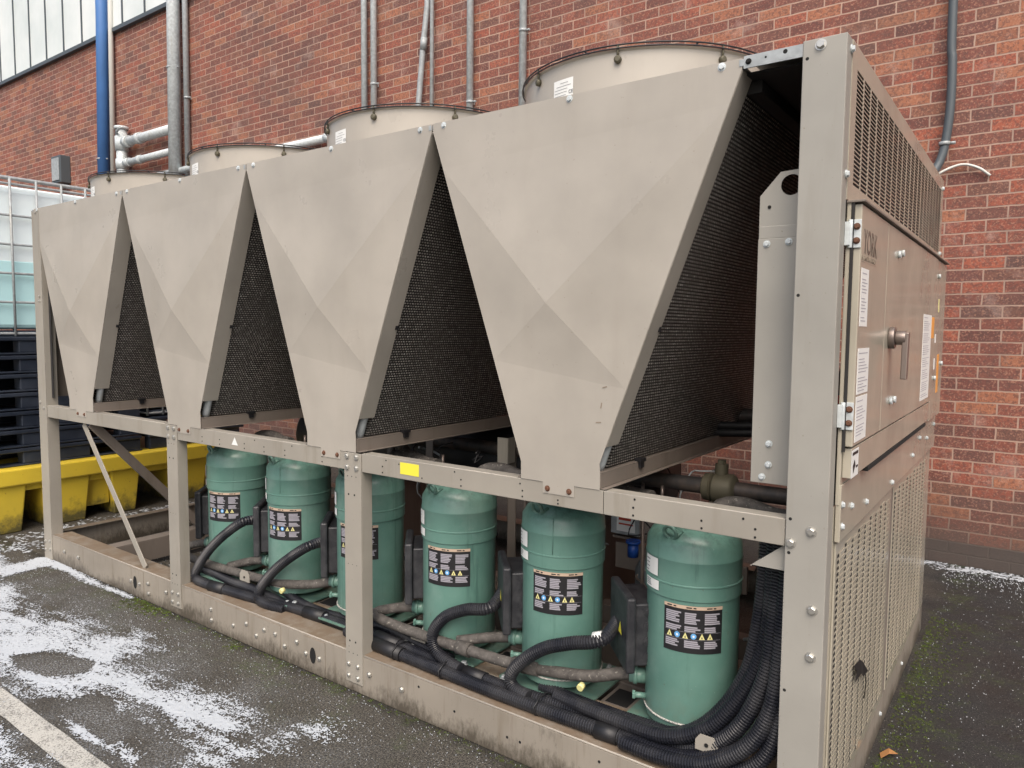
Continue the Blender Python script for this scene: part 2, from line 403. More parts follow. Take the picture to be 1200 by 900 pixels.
YW = 3.484
bw = thing('factory_building', (0, YW, 0), 'long red brick factory wall with pale sheet cladding along its top', 'building')
w = MB(); w.box(-34, 14, YW, YW + .3, -.05, 5.80); w.build('brick_wall', 'brick', bw)
cl = MB(); sm2 = MB()
x = -34.0; k = 0
while x < 13.9:
    wd = .62; cl.box(x + .006, x + wd - .006, YW - .035, YW + .2, 5.83, 8.6)
    sm2.box(x - .014, x + .014, YW - .05, YW - .02, 5.835, 8.59); x += wd
cl.build('wall_cladding', 'clad', bw); sm2.build('cladding_seams', 'darkgrey', bw)
dr = MB(); dr.box(-34, 14, YW - .06, YW + .2, 5.77, 5.825); dr.build('drip_flashing', 'darkgrey', bw)
rf = MB(); rf.box(-34, 14, YW - .15, YW + 6, 8.6, 8.75); rf.build('roof_edge', 'galv2', bw)

# pipes fixed on the wall
def wall_pipe(name, pts, r, m_, label, cat='pipe', clips=(), joints=(), group='pipes fixed on the brick wall', seg=18, clipm='galv2'):
    lo = min(pts, key=lambda p: p[2]); t = thing(name, lo, label, cat, group)
    mb = MB(); mb.tube(pts, r, seg); mb.build('pipe_run', m_, t)
    for (x, y, z) in clips:
        cb = MB(); cb.tube([(x, y, z - .011), (x, y, z + .011)], r + .006, 18); cb.box(x - .008, x + .008, y, YW + .0, z - .011, z + .011)
        cb.tube([(x + r + .004, y, z), (x + r + .035, y, z)], .010, 10); cb.build('clip', clipm, t)
    for (p, q) in joints:
        jb = MB(); jb.tube([p, q], r * 1.18, 18); jb.build('coupling', m_, t)
    return t
Yp = 3.424
wall_pipe('blue_pipe', [(-11.02, 3.38, 3.2), (-10.90, 3.38, 6.0), (-10.86, 3.38, 9)], .085, 'bluepipe', 'thick blue vertical pipe on the brick wall at far left', clips=[(-11.0, 3.38, 3.98)])
wall_pipe('wall_pipe', [(-10.83, Yp, 3.2), (-10.66, Yp, 8.8)], .034, 'cable_white', 'thin white vertical pipe beside the thick blue pipe')
wall_pipe('wall_pipe', [(-9.03, 3.37, 3.1), (-8.90, 3.37, 8.8)], .082, 'galv', 'thick streaked galvanised vertical pipe that the horizontal branch pipes meet', clips=[(-9.0, 3.37, 4.9)])
wall_pipe('wall_pipe', [(-8.82, 3.43, 3.1), (-8.76, 3.43, 8.8)], .036, 'galv2', 'slim grey pipe directly right of the thick streaked galvanised pipe', clips=[(-8.79, 3.43, 4.5)])
wall_pipe('wall_pipe', [(-5.434, Yp, 2.9), (-5.423, Yp, 8.8)], .032, 'galv', 'left pipe of the close pair of grey conduits above the second fan from the right', clips=())
wall_pipe('wall_pipe', [(-5.293, Yp, 2.9), (-5.28, Yp, 8.8)], .032, 'galv', 'right pipe of the close pair of grey conduits, with a bolt clip', clips=[(-5.288, Yp, 4.02)])
wall_pipe('wall_pipe', [(-4.66, Yp, 3.0), (-4.664, Yp, 3.7), (-4.60, Yp, 4.26), (-4.545, Yp, 4.62), (-4.53, Yp, 5.2)], .028, 'galv2', 'grey conduit that leans and has a threaded union', joints=[((-4.60, Yp, 4.22), (-4.588, Yp, 4.33))], clips=())
wall_pipe('wall_pipe', [(-4.49, Yp, 3.0), (-4.47, Yp, 8.8)], .019, 'galv', 'thinnest straight conduit, right of the leaning one')
wall_pipe('wall_pipe', [(-4.01, Yp, 3.0), (-4.005, Yp, 8.8)], .032, 'galv', 'second grey conduit from the right, with a clip low down by the fan ring', clips=[(-4.005, Yp, 3.62)])
wall_pipe('wall_pipe', [(-3.41, Yp, 3.0), (-3.40, Yp, 8.8)], .033, 'galv', 'grey conduit rising just left of the nearest fan, rightmost of the grey conduits', clips=[(-3.405, Yp, 4.13)])
t = thing('branch_pipe', (-10.40, 3.33, 3.1), 'galvanised pipework with a capped tee and two short horizontal branches, right of the blue pipe', 'pipework')
mb = MB(); mb.tube([(-10.40, 3.36, 3.1), (-10.40, 3.36, 4.32)], .075, 18); mb.build('riser', 'galv', t)
mb = MB(); mb.tube([(-10.40, 3.36, 4.32), (-10.40, 3.36, 4.36)], .095, 18); mb.build('cap', 'galv', t); mb = BL(); mb.tube([(-10.40, 3.36, 4.02), (-10.40, 3.36, 4.22)], .09, 18); mb.tube([(-10.40, 3.36, 3.76), (-10.40, 3.36, 3.9)], .088, 18); mb.build('tee_fitting', 'galv', t)
for z, r in ((4.13, .062), (3.84, .047)):
    mb = MB(); mb.tube([(-10.40, 3.36, z), (-9.0, 3.36, z)], r, 18); mb.build('branch', 'galv', t)
    mb = BL(); mb.tube([(-10.28, 3.36, z), (-10.18, 3.36, z)], r * 1.3, 18); mb.tube([(-9.95, 3.36, z), (-9.86, 3.36, z)], r * 1.22, 18); mb.build('coupling', 'galv', t)
mb = MB(); mb.tube([(-10.40, 3.28, 4.25), (-10.2, 3.24, 4.30)], .016, 10); mb.build('lever', 'galv2', t)
wall_pipe('wall_pipe', [(-10.0, 3.41, 3.58), (-5.95, 3.41, 3.58)], .045, 'galv', 'long horizontal galvanised pipe low on the wall, seen between the fan rings', joints=[((-6.03, 3.41, 3.58), (-5.93, 3.41, 3.58))])
pts = smooth_path([(-.126, 3.43, 6), (-.126, 3.43, 3.57), (-.114, 3.43, 3.2), (-.114, 3.43, 2.9), (-.14, 3.42, 2.64), (-.19, 3.36, 2.50), (-.24, 3.1, 2.34), (-.26, 2.5, 2.27), (-.26, 2.1, 2.25)], .05)
wall_pipe('cable_conduit', pts, .026, 'darkgrey', 'dark grey flexible conduit bending down the wall behind the right end of the chiller', 'conduit', clips=[(-.134, 3.425, 2.70)])
t = MB(); t.tube(smooth_path([(-.2, 3.40, 2.46), (-.153, 3.42, 2.518), (-.043, 3.45, 2.563), (.048, 3.45, 2.536), (.117, 3.47, 2.482)], .01), .008, 8)
tag(t.build('white_cable', 'cable_white'), 'short loose white cable arching out beside the dark flexible conduit', 'cable')
t = thing('wall_box', (-12.47, 3.4, 3.80), 'small dark grey upright box on the brick wall above the caged tank', 'box')
mb = MB(); mb.box(-12.64, -12.31, 3.33, 3.484, 3.79, 4.22); mb.build('casing', 'darkgrey', t, .01)
mb = MB(); mb.box(-12.60, -12.35, 3.318, 3.33, 3.83, 4.18); mb.build('cover', 'galv2', t, .004)

# ================================================================ CHILLER
H = 2.234; P = 1.117; D = 2.163
ch = thing('air_cooled_chiller', (-2.37, 1.08, 0), 'large beige chiller with four V-shaped panels, fans on top and green compressors below', 'chiller')
def part(mb, name, m_, bevel=0, parent=None, label=None): return mb.build(name, m_, parent or ch, bevel, label=label)

# --- base rails
XL, XR = -4.758, 0.0
segs = [(-4.645, -3.612 + .10), (-3.508, -3.126 - .0), (-3.118, -1.992), (-1.988, -1.765), (-1.757, -.108)]
m_ = MB(); 
for y0, y1, sy in ((0.003, .008, 1), (D - .006, D, -1)):
    m_.box(XL + .11, -.107, y0, y1, 0, .168)
    ya, yb = (y0, y0 + .105) if sy > 0 else (y1 - .105, y1)
    m_.box(XL + .11, -.107, ya, yb, .162, .168) if False else None
rail = MB(); rail.box(XL + .111, -.108, .002, .007, 0, .162); rail.box(XL + .111, -.108, .002, .115, .1625, .168); rail.box(XL + .111, -.108, .002, .06, .0, .004)
fr = part(rail, 'base_rail', 'rail', .0015)
sk = BL()      # slightly proud splice plates
for x0, x1 in ((-3.69, -3.512), (-2.14, -1.995), (-2.9, -2.3)): sk.box(x0, x1, -.0015, .0018, .004, .158)
part(sk, 'splice_plate', 'rail', 0, fr)
bo = BL()
for x, z in [(-4.473, .095), (-4.287, .092), (-3.645, .083), (-3.551, .083), (-3.459, .105), (-3.455, .05), (-3.274, .098), (-2.852, .105), (-2.85, .05), (-2.664, .07), (-2.559, .104), (-2.48, .066), (-2.42, .11), (-2.337, .111), (-2.27, .073), (-2.184, .115), (-2.12, .08), (-2.03, .08), (-1.721, .10), (-1.538, .093)]: bo.bolt((x, -.0018, z), .009)
part(bo, 'bolt', 'steel', 0, fr)
ho = MB()
for x in (-3.6, -2.074):
    n_ = 20; V = []
    for k in range(n_):
        a_ = 2 * pi * k / n_; V.append((x + .02 * cos(a_), -.0025, .083 + .036 * sin(a_)))
    ho.add(V, [tuple(range(n_))])
for x, z in ((-1.027, .075), (-.972, .076), (-1.27, .09), (-.66, .12), (-1.45, .13), (-2.9, .12)): ho.hole((x, .0015, z), .005)
part(ho, 'punched_hole', 'hole', 0, fr)
br_ = MB(); br_.box(XL + .111, -.108, D - .007, D - .002, 0, .162); br_.box(XL + .111, -.108, D - .115, D - .002, .1625, .168); part(br_, 'base_rail', 'rail', .0015)
er = MB(); er.box(-.005, 0, .055, D, 0, .135); er.box(-.06, 0, .055, D, .1355, .14); part(er, 'base_rail', 'rail', .0015)
er = MB(); er.box(XL, XL + .005, .09, D, 0, .162); er.box(XL, XL + .06, .09, D, .1625, .168); part(er, 'base_rail', 'rail', .0015)
# cross members and inner rails
for x in (-4.08, -3.17, -1.80, -.1):
    cm = MB(); cm.box(x, x + .006, .116, D - .12, .03, .158); cm.box(x - .09, x + .006, .116, D - .12, .1585, .164); part(cm, 'cross_member', 'brown', .0015)
for y in (.155, .40, .78, 1.05):
    cm = MB(); cm.box(-3.16, -.11, y, y + .006, .02, .183); cm.box(-3.16, -.11, y, y + .075, .1835, .189); part(cm, 'inner_rail', 'rail' if y < .3 else 'brown', .0015)
def edge(x0, x1, y, z, r=.0032, m_='panel', par=None):  # paler tube along a folded edge, sky highlight put into its paint
    e_ = MB(); e_.tube([(x0, y, z), (x1, y, z)], r, 10); part(e_, 'edge_highlight', m_, 0, par)
edge(XL + .112, -3.226, .0050, .1655, par=fr); edge(-3.123, -1.860, .0050, .1655, par=fr); edge(-1.757, -.108, .0050, .1655, par=fr)
# floor tray pieces with square opening between feet
for x in (-.72, -1.24, -1.75, -2.28, -2.80):
    tr = MB(); tr.box(x - .07, x + .13, .235, .395, .176, .182); part(tr, 'tray', 'brown', .001)
    tq = MB(); tq.box(x - .055, x + .03, .25, .36, .1822, .184); part(tq, 'opening', 'hole')

# --- posts
def post(x0, x1, y0, depth, z0, z1, m_='frame', flip=1, name='post', side=1):
    mb = MB(); s_ = depth * flip
    mb.box(x0, x1, min(y0, y0 + .004 * flip), max(y0, y0 + .004 * flip), z0, z1)
    xx = (x1 - .004, x1) if side > 0 else (x0, x0 + .004)
    ya, yb = sorted((y0 + .0045 * flip, y0 + s_)); mb.box(xx[0], xx[1], ya, yb, z0, z1)
    return part(mb, name, m_, .0015)
pb = post(-1.858, -1.759, .0 - .004, .06, .04, 1.002)
pa = post(-3.224, -3.125, .0 - .004, .055, .04, 1.002)
def post_bolts(x0, par):
    b_ = BL()
    for x in (x0 + .018, x0 + .073):
        for z in (.115, .065): b_.bolt((x, -.004, z), .0085)
        for z in (.985, .94): b_.bolt((x, -.004, z), .010)
    part(b_, 'bolt', 'steel', 0, par)
    h_ = MB()
    for x in (x0 + .025, x0 + .06): h_.hole((x, -.0035, .83), .0045); h_.hole((x, -.0035, .215), .0045)
    for x in (x0 + .02, x0 + .045, x0 + .07):
        h_.hole((x, -.0035, .905), .0025); h_.hole((x, -.0035, .54), .0018); h_.hole((x, -.0035, .165), .0025)
    h_.hole((x0 + .02, -.0035, .19), .002)
    part(h_, 'punched_hole', 'hole', 0, par)
post_bolts(-1.858, pb); post_bolts(-3.224, pa)
pl = post(XL, XL + .11, -.004, .07, .0, 2.225)
b_ = BL()
for z in (.06, .115): b_.bolt((XL + .02, -.004, z)); b_.bolt((XL + .085, -.004, z + .01))
for z in (1.02, .985, 1.66, 1.69): b_.bolt((XL + (.025 if z > 1 and z < 1.1 else .075), -.004, z), .007)
b_.bolt((XL + .06, -.004, 2.21), .006)
part(b_, 'bolt', 'steel', 0, pl)
# near corner post
cp = MB(); cp.box(-.1057, 0, -.005, 0, .0, 2.2427); cp.box(-.005, 0, .0005, .052, 0, 2.2427); cp.box(-.1057, -.1017, .0005, .05, 0, 2.24); cpo = part(cp, 'corner_post', 'post', .003)
b_ = BL()
for x, z, r in ((-.062, 2.225, .0105), (-.040, .981, .0105), (-.091, .942, .0105), (-.030, .772, .0105), (-.030, .644, .0105)): b_.bolt((x, -.005, z), r, h=.010)
part(b_, 'bolt', 'steel', 0, cpo)
h_ = MB()
for x, z in ((-.094, 2.197), (-.094, 1.007), (-.095, .915), (-.093, .535), (-.095, 1.599)): h_.hole((x, -.0045, z), .0045)
part(h_, 'punched_hole', 'hole', 0, cpo)
post(-.1, 0, D, .06, 0, 2.24, flip=-1, side=1); post(XL, XL + .1, D, .06, 0, 2.24, flip=-1)
for x in (-3.224, -1.858): post(x, x + .099, D, .06, .1, 1.0, flip=-1, m_='brown')

# --- mid beams
def beam(x0, x1, y0, flip=1, m_='frame'):
    mb = MB(); f = flip
    def yb(a_, b__): return tuple(sorted((y0 + a_ * f, y0 + b__ * f)))
    mb.box(x0, x1, *yb(0, .004), .929, 1.0035); mb.box(x0, x1, *yb(0.0045, .055), .999, 1.0035); mb.box(x0, x1, *yb(.0045, .05), .929, .933)
    return part(mb, 'mid_beam', m_, .0018)
beam(XL + .112, -3.226, 0); b2 = beam(-3.123, -1.860, 0); b3 = beam(-1.757, -.662, 0); b4 = beam(-.660, -.108, 0)
for x0, x1 in ((XL + .1, -3.2), (-3.2, -1.8), (-1.8, -.1)): beam(x0 + .003, x1 - .003, D, -1, 'brown')
edge(-4.63, -4.10, .003, 1.0012, .003, 'panel', fr); edge(-4.02, -3.24, .003, 1.0012, .003, 'panel', fr); edge(-3.02, -2.15, .003, 1.0012, .003, 'panel', fr); edge(-1.74, -1.0, .003, 1.0012, .003, 'panel', fr); edge(-.655, -.112, .003, 1.0012, .003, 'panel', fr)
h_ = MB()
for x, z in [(-.553, .992), (-.557, .966), (-.557, .942), (-.341, .961), (-.34, .939), (-.221, .986), (-.187, .962), (-.187, .939)]: h_.hole((x, -.0005, z))
part(h_, 'punched_hole', 'hole', 0, b4)
h_ = MB()
for x, z in [(-.828, .950), (-.828, .938), (-.98, .985), (-.97, .962), (-.97, .942), (-1.27, .99), (-1.24, .965), (-1.24, .942), (-1.55, .985), (-1.62, .992), (-1.64, .966), (-1.64, .942), (-1.43, .946)]: h_.hole((x, -.0005, z), .003)
part(h_, 'punched_hole', 'hole', 0, b3)
h_ = MB()
for x in (-2.9, -2.75, -2.55, -2.4, -2.25, -2.0): h_.hole((x, -.0005, .966), .003); h_.hole((x, -.0005, .944), .003)
h_.hole((-2.47, -.0005, .99), .003); h_.hole((-2.2, -.0005, .99), .003)
part(h_, 'punched_hole', 'hole', 0, b2)
s_ = MB(); s_.box(-1.543, -1.446, -.0012, .0, .949, .994); part(s_, 'warning_sticker', 'yellow', 0, b3, 'blank yellow sticker')
s_ = MB(); s_.add([(-2.65, -.001, .952), (-2.60, -.001, .952), (-2.625, -.001, .99)], [(0, 1, 2)]); part(s_, 'warning_sticker', 'white', 0, b2, 'small faded white triangle')
for x0 in (-4.02,):
    s_ = MB(); s_.box(-3.72, -3.64, -.001, 0, .975, .985); 
# joint plates behind the V tabs
# --- V panels
def vpanel(k):
    dx = -P * k; yp = -.0015
    tl = (-1.372, H); trr = (-.262, H)
    out = [(-1.372, 2.234), (-.262, 2.234), (-.262, 2.205), (-.676, 1.085), (-.673, 1.066), (-.673, 1.0045), (-.766, 1.0045), (-.766, .968), (-.886, .968), (-.886, 1.0045), (-.975, 1.0045), (-.975, 1.058), (-.975 - .0, 1.062), (-1.372, 2.205)]
    out = [(x + dx, z) for x, z in out]
    C_ = (-.867 + dx, 1.591)
    def on_left(z): return (-.975 + dx) + (-1.372 + .975) * (z - 1.062) / (2.205 - 1.062)
    def on_right(z): return (-.676 + dx) + (-.262 + .676) * (z - 1.085) / (2.205 - 1.085)
    mb = MB(); A = (on_left(2.07), 2.07); B = (on_right(2.12), 2.12); E_ = (on_left(1.40), 1.40); G = (on_right(1.325), 1.325)
    y = yp; q = lambda p, yy=y: (p[0], yy, p[1])
    Cc = q(C_, y - .030)
    NR = 16; hh = .026
    for P_, Q_ in ((A, B), (B, G), (G, E_), (E_, A)):      # cross-broken sheet: four facets that flatten out towards the edges
        V = []; idx = {}
        for r in range(NR + 1):
            t = r / NR
            for k_ in range(r + 1):
                u = k_ / r if r else 0
                ex = P_[0] + (Q_[0] - P_[0]) * u; ez = P_[1] + (Q_[1] - P_[1]) * u
                idx[(r, k_)] = len(V); V.append((C_[0] + (ex - C_[0]) * t, y - hh * (1 - t) ** 1.22, C_[1] + (ez - C_[1]) * t))
        Fs = []
        for r in range(NR):
            for k_ in range(r + 1):
                Fs.append((idx[(r, k_)], idx[(r + 1, k_)], idx[(r + 1, k_ + 1)]))
                if k_ < r: Fs.append((idx[(r, k_)], idx[(r + 1, k_ + 1)], idx[(r, k_ + 1)]))
        mb.add(V, Fs, False)
    mb.add([q(p) for p in [A, out[13], out[0], out[1], out[2], B]], [tuple(range(6))])
    bl = [G] + out[3:13] + [E_]; mb.add([q(p) for p in bl], [tuple(range(len(bl)))])
    # returned edge along top and the thin body
    o = part(mb, 'front_panel', 'panel')
    bm_ = bmesh.new(); bm_.from_mesh(o.data)
    for f_ in bm_.faces:
        f_.normal_update()
        if f_.normal.y > 0: f_.normal_flip()
    bm_.to_mesh(o.data); bm_.free()
    sol = o.modifiers.new('solid', 'SOLIDIFY'); sol.thickness = .002; sol.offset = 0
    return o, on_left, on_right
vlabels = {0: 'nearest V panel, beige with crossed creases and scuffs low on its right edge'}
for k in range(4):
    dx = -P * k
    vp, lf, rf_ = vpanel(k)
    lp = MB(); lp.box(-1.368 + dx, -.266 + dx, .001, .03, 2.231, 2.235); part(lp, 'top_lip', 'panel', 0, vp)
    b_ = BL()
    for x, z in ((-.803, 2.222), (-.318, 2.222), (-1.322, 2.222)): b_.bolt((x + dx, -.0018, z), .0085)
    part(b_, 'bolt', 'galv', 0, vp)
    b_ = BL()
    for x in (-.868, -.785): b_.bolt((x + dx, -.0018, .984), .0075)
    part(b_, 'rusty_bolt', 'rust', 0, vp)
    # side flanges folded back and coils
    for side in (1, -1):
        if side > 0: p0, p1 = (-.655 + dx, 1.142), (-.262 + dx, 2.205)
        else: p0, p1 = (-1.000 + dx, 1.142), (-1.372 + dx, 2.205)
        fl = MB(); fl.add([(p0[0], .001, p0[1]), (p1[0], .001, p1[1]), (p1[0], .082, p1[1]), (p0[0], .082, p0[1])], [(0, 1, 2, 3)])
        o = part(fl, 'side_flange', 'panel', 0, vp); sm_ = o.modifiers.new('solid', 'SOLIDIFY'); sm_.thickness = .0025; sm_.offset = 0
        # coil slab: faces outward-down, slightly inside the flange
        ins = -.006 * side
        b0 = (p0[0] - .030 * side + ins, 1.062); b1 = (p1[0] + ins, 2.20)
        th = -.05 * side; L_ = sqrt((b1[0] - b0[0]) ** 2 + (b1[1] - b0[1]) ** 2)
        y0, y1 = .078, 2.10
        cb = MB(); V = []; uv = []
        for (bx, bz), h in ((b0, 0), (b1, L_)):
            for y in (y0, y1):
                for off in (0, th): V.append((bx + off, y, bz)); uv.append((y + (.3 if off else 0), h))
        cb.add(V, [(0, 2, 6, 4), (1, 5, 7, 3), (0, 4, 5, 1), (2, 3, 7, 6), (4, 6, 7, 5), (0, 1, 3, 2)]); cb.uv = uv
        part(cb, 'condenser_coil', 'coil')
        # header pipe at coil's front edge
        hp = MB(); q0 = Vector((b0[0] - .016 * side, .045, 1.060)); q1 = Vector((b1[0] - .050 * side, .045, 2.16))
        hp.tube([q0, q0 + (q1 - q0) * .02, q1], .019, 14); part(hp, 'header_pipe', 'galv2')
        # black clips on the coil edge
        clp = MB(); cmid = q0 + (q1 - q0) * .42; clp.box(cmid.x + .0 * side, cmid.x + .028 * side, .068, .084, cmid.z - .022, cmid.z + .022) if side > 0 else clp.box(cmid.x - .028, cmid.x, .068, .084, cmid.z - .022, cmid.z + .022)
        part(clp, 'clip', 'black')
        # support channel under the coil
        sx = (-.673 if side > 0 else -.975) + dx
        sb = MB(); xa, xb = (sx - .035, sx + .0) if side > 0 else (sx, sx + .035)
        sb.box(*((sx - .004, sx - .0005) if side > 0 else (sx + .0005, sx + .004)), .004, 2.12, 1.008, 1.054)
        sb.box(xa, xb, .004, 2.12, 1.0545, 1.058); sb.box(sx - .0 if side > 0 else sx - .018, sx + .018 if side > 0 else sx, .004, 2.12, 1.0055, 1.0085)
        so_ = part(sb, 'coil_support', 'brown', .001)
        c2 = MB(); c2.box(sx - .012, sx + .014, .26, .30, 1.056, 1.068); c2.box(sx - .004, sx + .010, .268, .292, 1.035, 1.056); part(c2, 'clip', 'black', 0, so_)
sc = BL()
for x, z, l_, an in ((-.668, 1.325, .016, .3), (-.672, 1.262, .018, 1.4), (-.690, 1.215, .018, .1)):
    sc.obox((x, -.0035, z), (l_ * cos(an), 0, l_ * sin(an)), (0, .0005, 0), (-.0035 * sin(an), 0, .0035 * cos(an)))
part(sc, 'scratch', 'letters_faint')
# deck: underside dark, front lip galvanised
dk = MB(); dk.box(XL + .005, -.006, .036, D - .004, 2.200, 2.206); part(dk, 'fan_deck', 'dark')
for k in range(5):
    x = -.258 - P * k
    dk = MB(); dk.box(x - .022, x + .022, .09, D - .02, 2.165, 2.199); part(dk, 'deck_rib', 'dark', .002)
dl = MB(); dl.box(-.2585, -.1062, -.003, .001, 2.205, 2.238); dl.box(-.2585, -.1062, .0015, .05, 2.2345, 2.238); dlo = part(dl, 'deck_lip', 'galv2', .001)
h_ = MB(); h_.hole((-.2, -.0025, 2.224), .003); h_.hole((-.15, -.0025, 2.228), .006); h_.bolt((-.245, -.0025, 2.222), .006); part(h_, 'punched_hole', 'hole', 0, dlo)
dt = MB(); dt.box(-.25, -.006, .0505, D, 2.232, 2.238); dt.box(XL, -.2585, .032, D, 2.2115, 2.2155); part(dt, 'deck_top', 'panel')
for k in range(5):
    x = -.258 - P * k - (.006 if k else 0)
    wb = MB(); wb.box(x - .012, x + .0, -.004, .03, 2.212, 2.23); part(wb, 'panel_joint', 'galv2', .001)

# --- fans
for k in range(4):
    xc, yc, R, zt = -.83 - P * k, .60, .46, 2.40
    f = MB(); f.lathe((xc, yc, 0), [(R + .02, 2.216), (R, 2.222), (R, zt - .006), (R + .006, zt), (R - .004, zt + .002), (R - .012, zt - .01), (R - .012, 2.222)], 96)
    fo = part(f, 'fan_shroud', 'panel')
    gm = MB()
    for z, r in ((zt + .012, R + .010), (zt + .001, R + .012)):
        gm.tube([(xc + r * cos(2 * pi * i / 96), yc + r * sin(2 * pi * i / 96), z) for i in range(96)], .0028, 6, closed=True)
    for j in range(1, 8):
        r = R * j / 8; gm.tube([(xc + r * cos(2 * pi * i / 48), yc + r * sin(2 * pi * i / 48), zt + .012) for i in range(48)], .002, 5, closed=True)
    for j in range(8):
        a_ = 2 * pi * j / 8; gm.tube([(xc, yc, zt + .010), (xc + (R + .01) * cos(a_), yc + (R + .01) * sin(a_), zt + .010)], .0028, 6)
    part(gm, 'fan_guard', 'black', 0, fo)
    hb = MB(); hb.lathe((xc, yc, 0), [(0.001, 2.34), (.11, 2.34), (.12, 2.32), (.12, 2.2), (.001, 2.2)], 32)
    for j in range(5):
        a_ = 2 * pi * j / 5; d = Vector((cos(a_), sin(a_), 0)); n_ = Vector((-sin(a_), cos(a_), 0))
        hb.obox(Vector((xc, yc, 2.24)) + d * .1 - n_ * .06, d * .33, n_ * .12 + Vector((0, 0, .05)), (0, 0, .006))
    part(hb, 'fan_blades', 'dark', 0, fo)
    kb = BL()
    for az in (-160, -118, -76, -34, 8, 50, 92, 134):
        a_ = radians(az); d = Vector((cos(a_), sin(a_), 0)); p_ = Vector((xc, yc, zt - .032)) + d * R
        k1 = MB(); k1.tube([p_ + d * .001, p_ + d * .012, p_ + d * .016], [.012, .012, .007], 12); k1.tube([p_ + d * .006 + Vector((0, 0, .0)), p_ + d * .008 + Vector((0, 0, .046))], .004, 8); kb.p.append(k1)
    part(kb, 'guard_clip', 'bronze', 0, fo)
    # sticker on the ring
    def cyl(az, z, rr=R + .0012): return (xc + rr * cos(radians(az)), yc + rr * sin(radians(az)), z)
    st = MB(); a0, a1 = -107, -96
    zl, zh = 2.272, 2.345
    def patch(mb, a0, a1, z0, z1, rr, n_=4):
        V = [cyl(a0 + (a1 - a0) * i / n_, z, rr) for i in range(n_ + 1) for z in (z0, z1)]
        mb.add(V, [(2 * i, 2 * i + 2, 2 * i + 3, 2 * i + 1) for i in range(n_)])
    patch(st, a0, a1, zl, zh, R + .0014); sto = part(st, 'rating_sticker', 'white', 0, fo)
    pr_ = MB()
    for i, (l0, l1) in enumerate(((.35, .75), (.15, .9), (.05, .72), (.05, .7), (.05, .65))):
        patch(pr_, a0 + (a1 - a0) * l0, a0 + (a1 - a0) * l1, zh - .013 - i * .010, zh - .0115 - i * .010, R + .0022)
    part(pr_, 'print', 'print', 0, sto)
    cc = Vector(cyl(a0 + (a1 - a0) * .78, zl + .022, R + .0022)); aa = radians(a0 + (a1 - a0) * .78)
    text_obj('mark', 'CE', .016, 'print', sto, cc, (-sin(aa), cos(aa), 0), (0, 0, 1), .0003)

# --- left end sheet
es = MB(); es.box(XL + .03, XL + .034, .08, 2.1, 1.05, 2.2); part(es, 'end_sheet', 'brown')
es = MB(); es.box(XL + .112, XL + .135, .03, .034, 1.05, 2.2); part(es, 'closing_strip', 'dark')

# --- braces
bb = MB(); bb.bar((-4.215, .026, .92), (-3.535, .026, .172), .042, .006); part(bb, 'brace', 'frame', .001)
bb = MB(); bb.bar((-4.12, .03, .93), (-4.10, .70, .17), .05, .006, (1, 0, 0)); bb.bar((-4.145, .03, .905), (-4.125, .70, .145), .05, .005, (0, .75, .66)); part(bb, 'brace', 'brown', .001)

# --- hanging lifting bracket beside the corner post
hk = MB(); bm = bmesh.new()
outl = [(-.240, 1.885), (-.185, 1.947), (-.11, 1.951), (-.11, 1.745), (-.240, 1.740)]
vs = [bm.verts.new((x, .119, z)) for x, z in outl]; es_ = [bm.edges.new((vs[i], vs[(i + 1) % 5])) for i in range(5)]
cs = [bm.verts.new((-.155 + .0285 * cos(2 * pi * i / 24), .119, 1.909 + .0285 * sin(2 * pi * i / 24))) for i in range(24)]
es_ += [bm.edges.new((cs[i], cs[(i + 1) % 24])) for i in range(24)]
bmesh.ops.triangle_fill(bm, use_beauty=True, edges=es_)
bm.verts.index_update(); hk.add([v.co.copy() for v in bm.verts], [[v.index for v in f_.verts] for f_ in bm.faces]); bm.free()
o = part(hk, 'lifting_plate', 'post'); sm_ = o.modifiers.new('solid', 'SOLIDIFY'); sm_.thickness = .005; sm_.offset = 0
h_ = MB(); h_.hole((-.213, .1155, 1.853), .005); part(h_, 'punched_hole', 'hole', 0, o)
hk = MB(); hk.box(-.240, -.108, .110, .114, 1.07, 1.765); hk.box(-.240, -.236, .1145, .20, 1.07, 1.74)
hk.box(-.24, -.108, .1145, .118, 1.765, 1.80)
o = part(hk, 'hanging_cover', 'post', .002)
b_ = BL()
for x, z in ((-.215, 1.762), (-.155, 1.765), (-.19, 1.185), (-.19, 1.125), (-.207, 1.088)): b_.bolt((x, .1095, z + (-.012 if z > 1.7 else 0)), .0075)
part(b_, 'bolt', 'galv', 0, o)

# --- end face (x = 0)
lv = MB(); z0, z1, y0, y1 = 1.888, 2.185, .108, 2.082
rows = 26; cols = 20; ph = (z1 - z0) / rows; pw = (y1 - y0) / cols; X = .001
lv.box(X - .002, X + .001, .0525, y0, 1.845, 2.243); lv.box(X - .002, X + .001, y1, D, 1.845, 2.243)
lv.box(X - .002, X + .001, y0, y1, z1, 2.243); lv.box(X - .002, X + .001, y0, y1, 1.845, z0)
for r in range(rows):
    za = z0 + r * ph; lv.box(X - .001, X + .001, y0, y1, za, za + ph * .27)
    n_ = 0; off = 0
    for c_ in range(cols + 1):
        yy = y0 + (c_ + off) * pw
        if yy < y1 - .006: lv.box(X - .001, X + .001, yy - .006 if c_ or off else y0, yy + .006, za + ph * .27, za + ph)
part(lv, 'louvre_panel', 'endpaint')
bk = MB(); bk.box(-.09, -.085, .06, D - .07, 1.845, 2.195); part(bk, 'louvre_shade_sheet', 'dark')  # added dark sheet, stands in for the shade behind the slots
b_ = BL()
for y, z in ((.04, 2.215), (.035, 1.905), (2.13, 2.20), (2.13, 1.89)): b_.bolt((.0022, y, z), .008, 'x')
part(b_, 'bolt', 'galv')
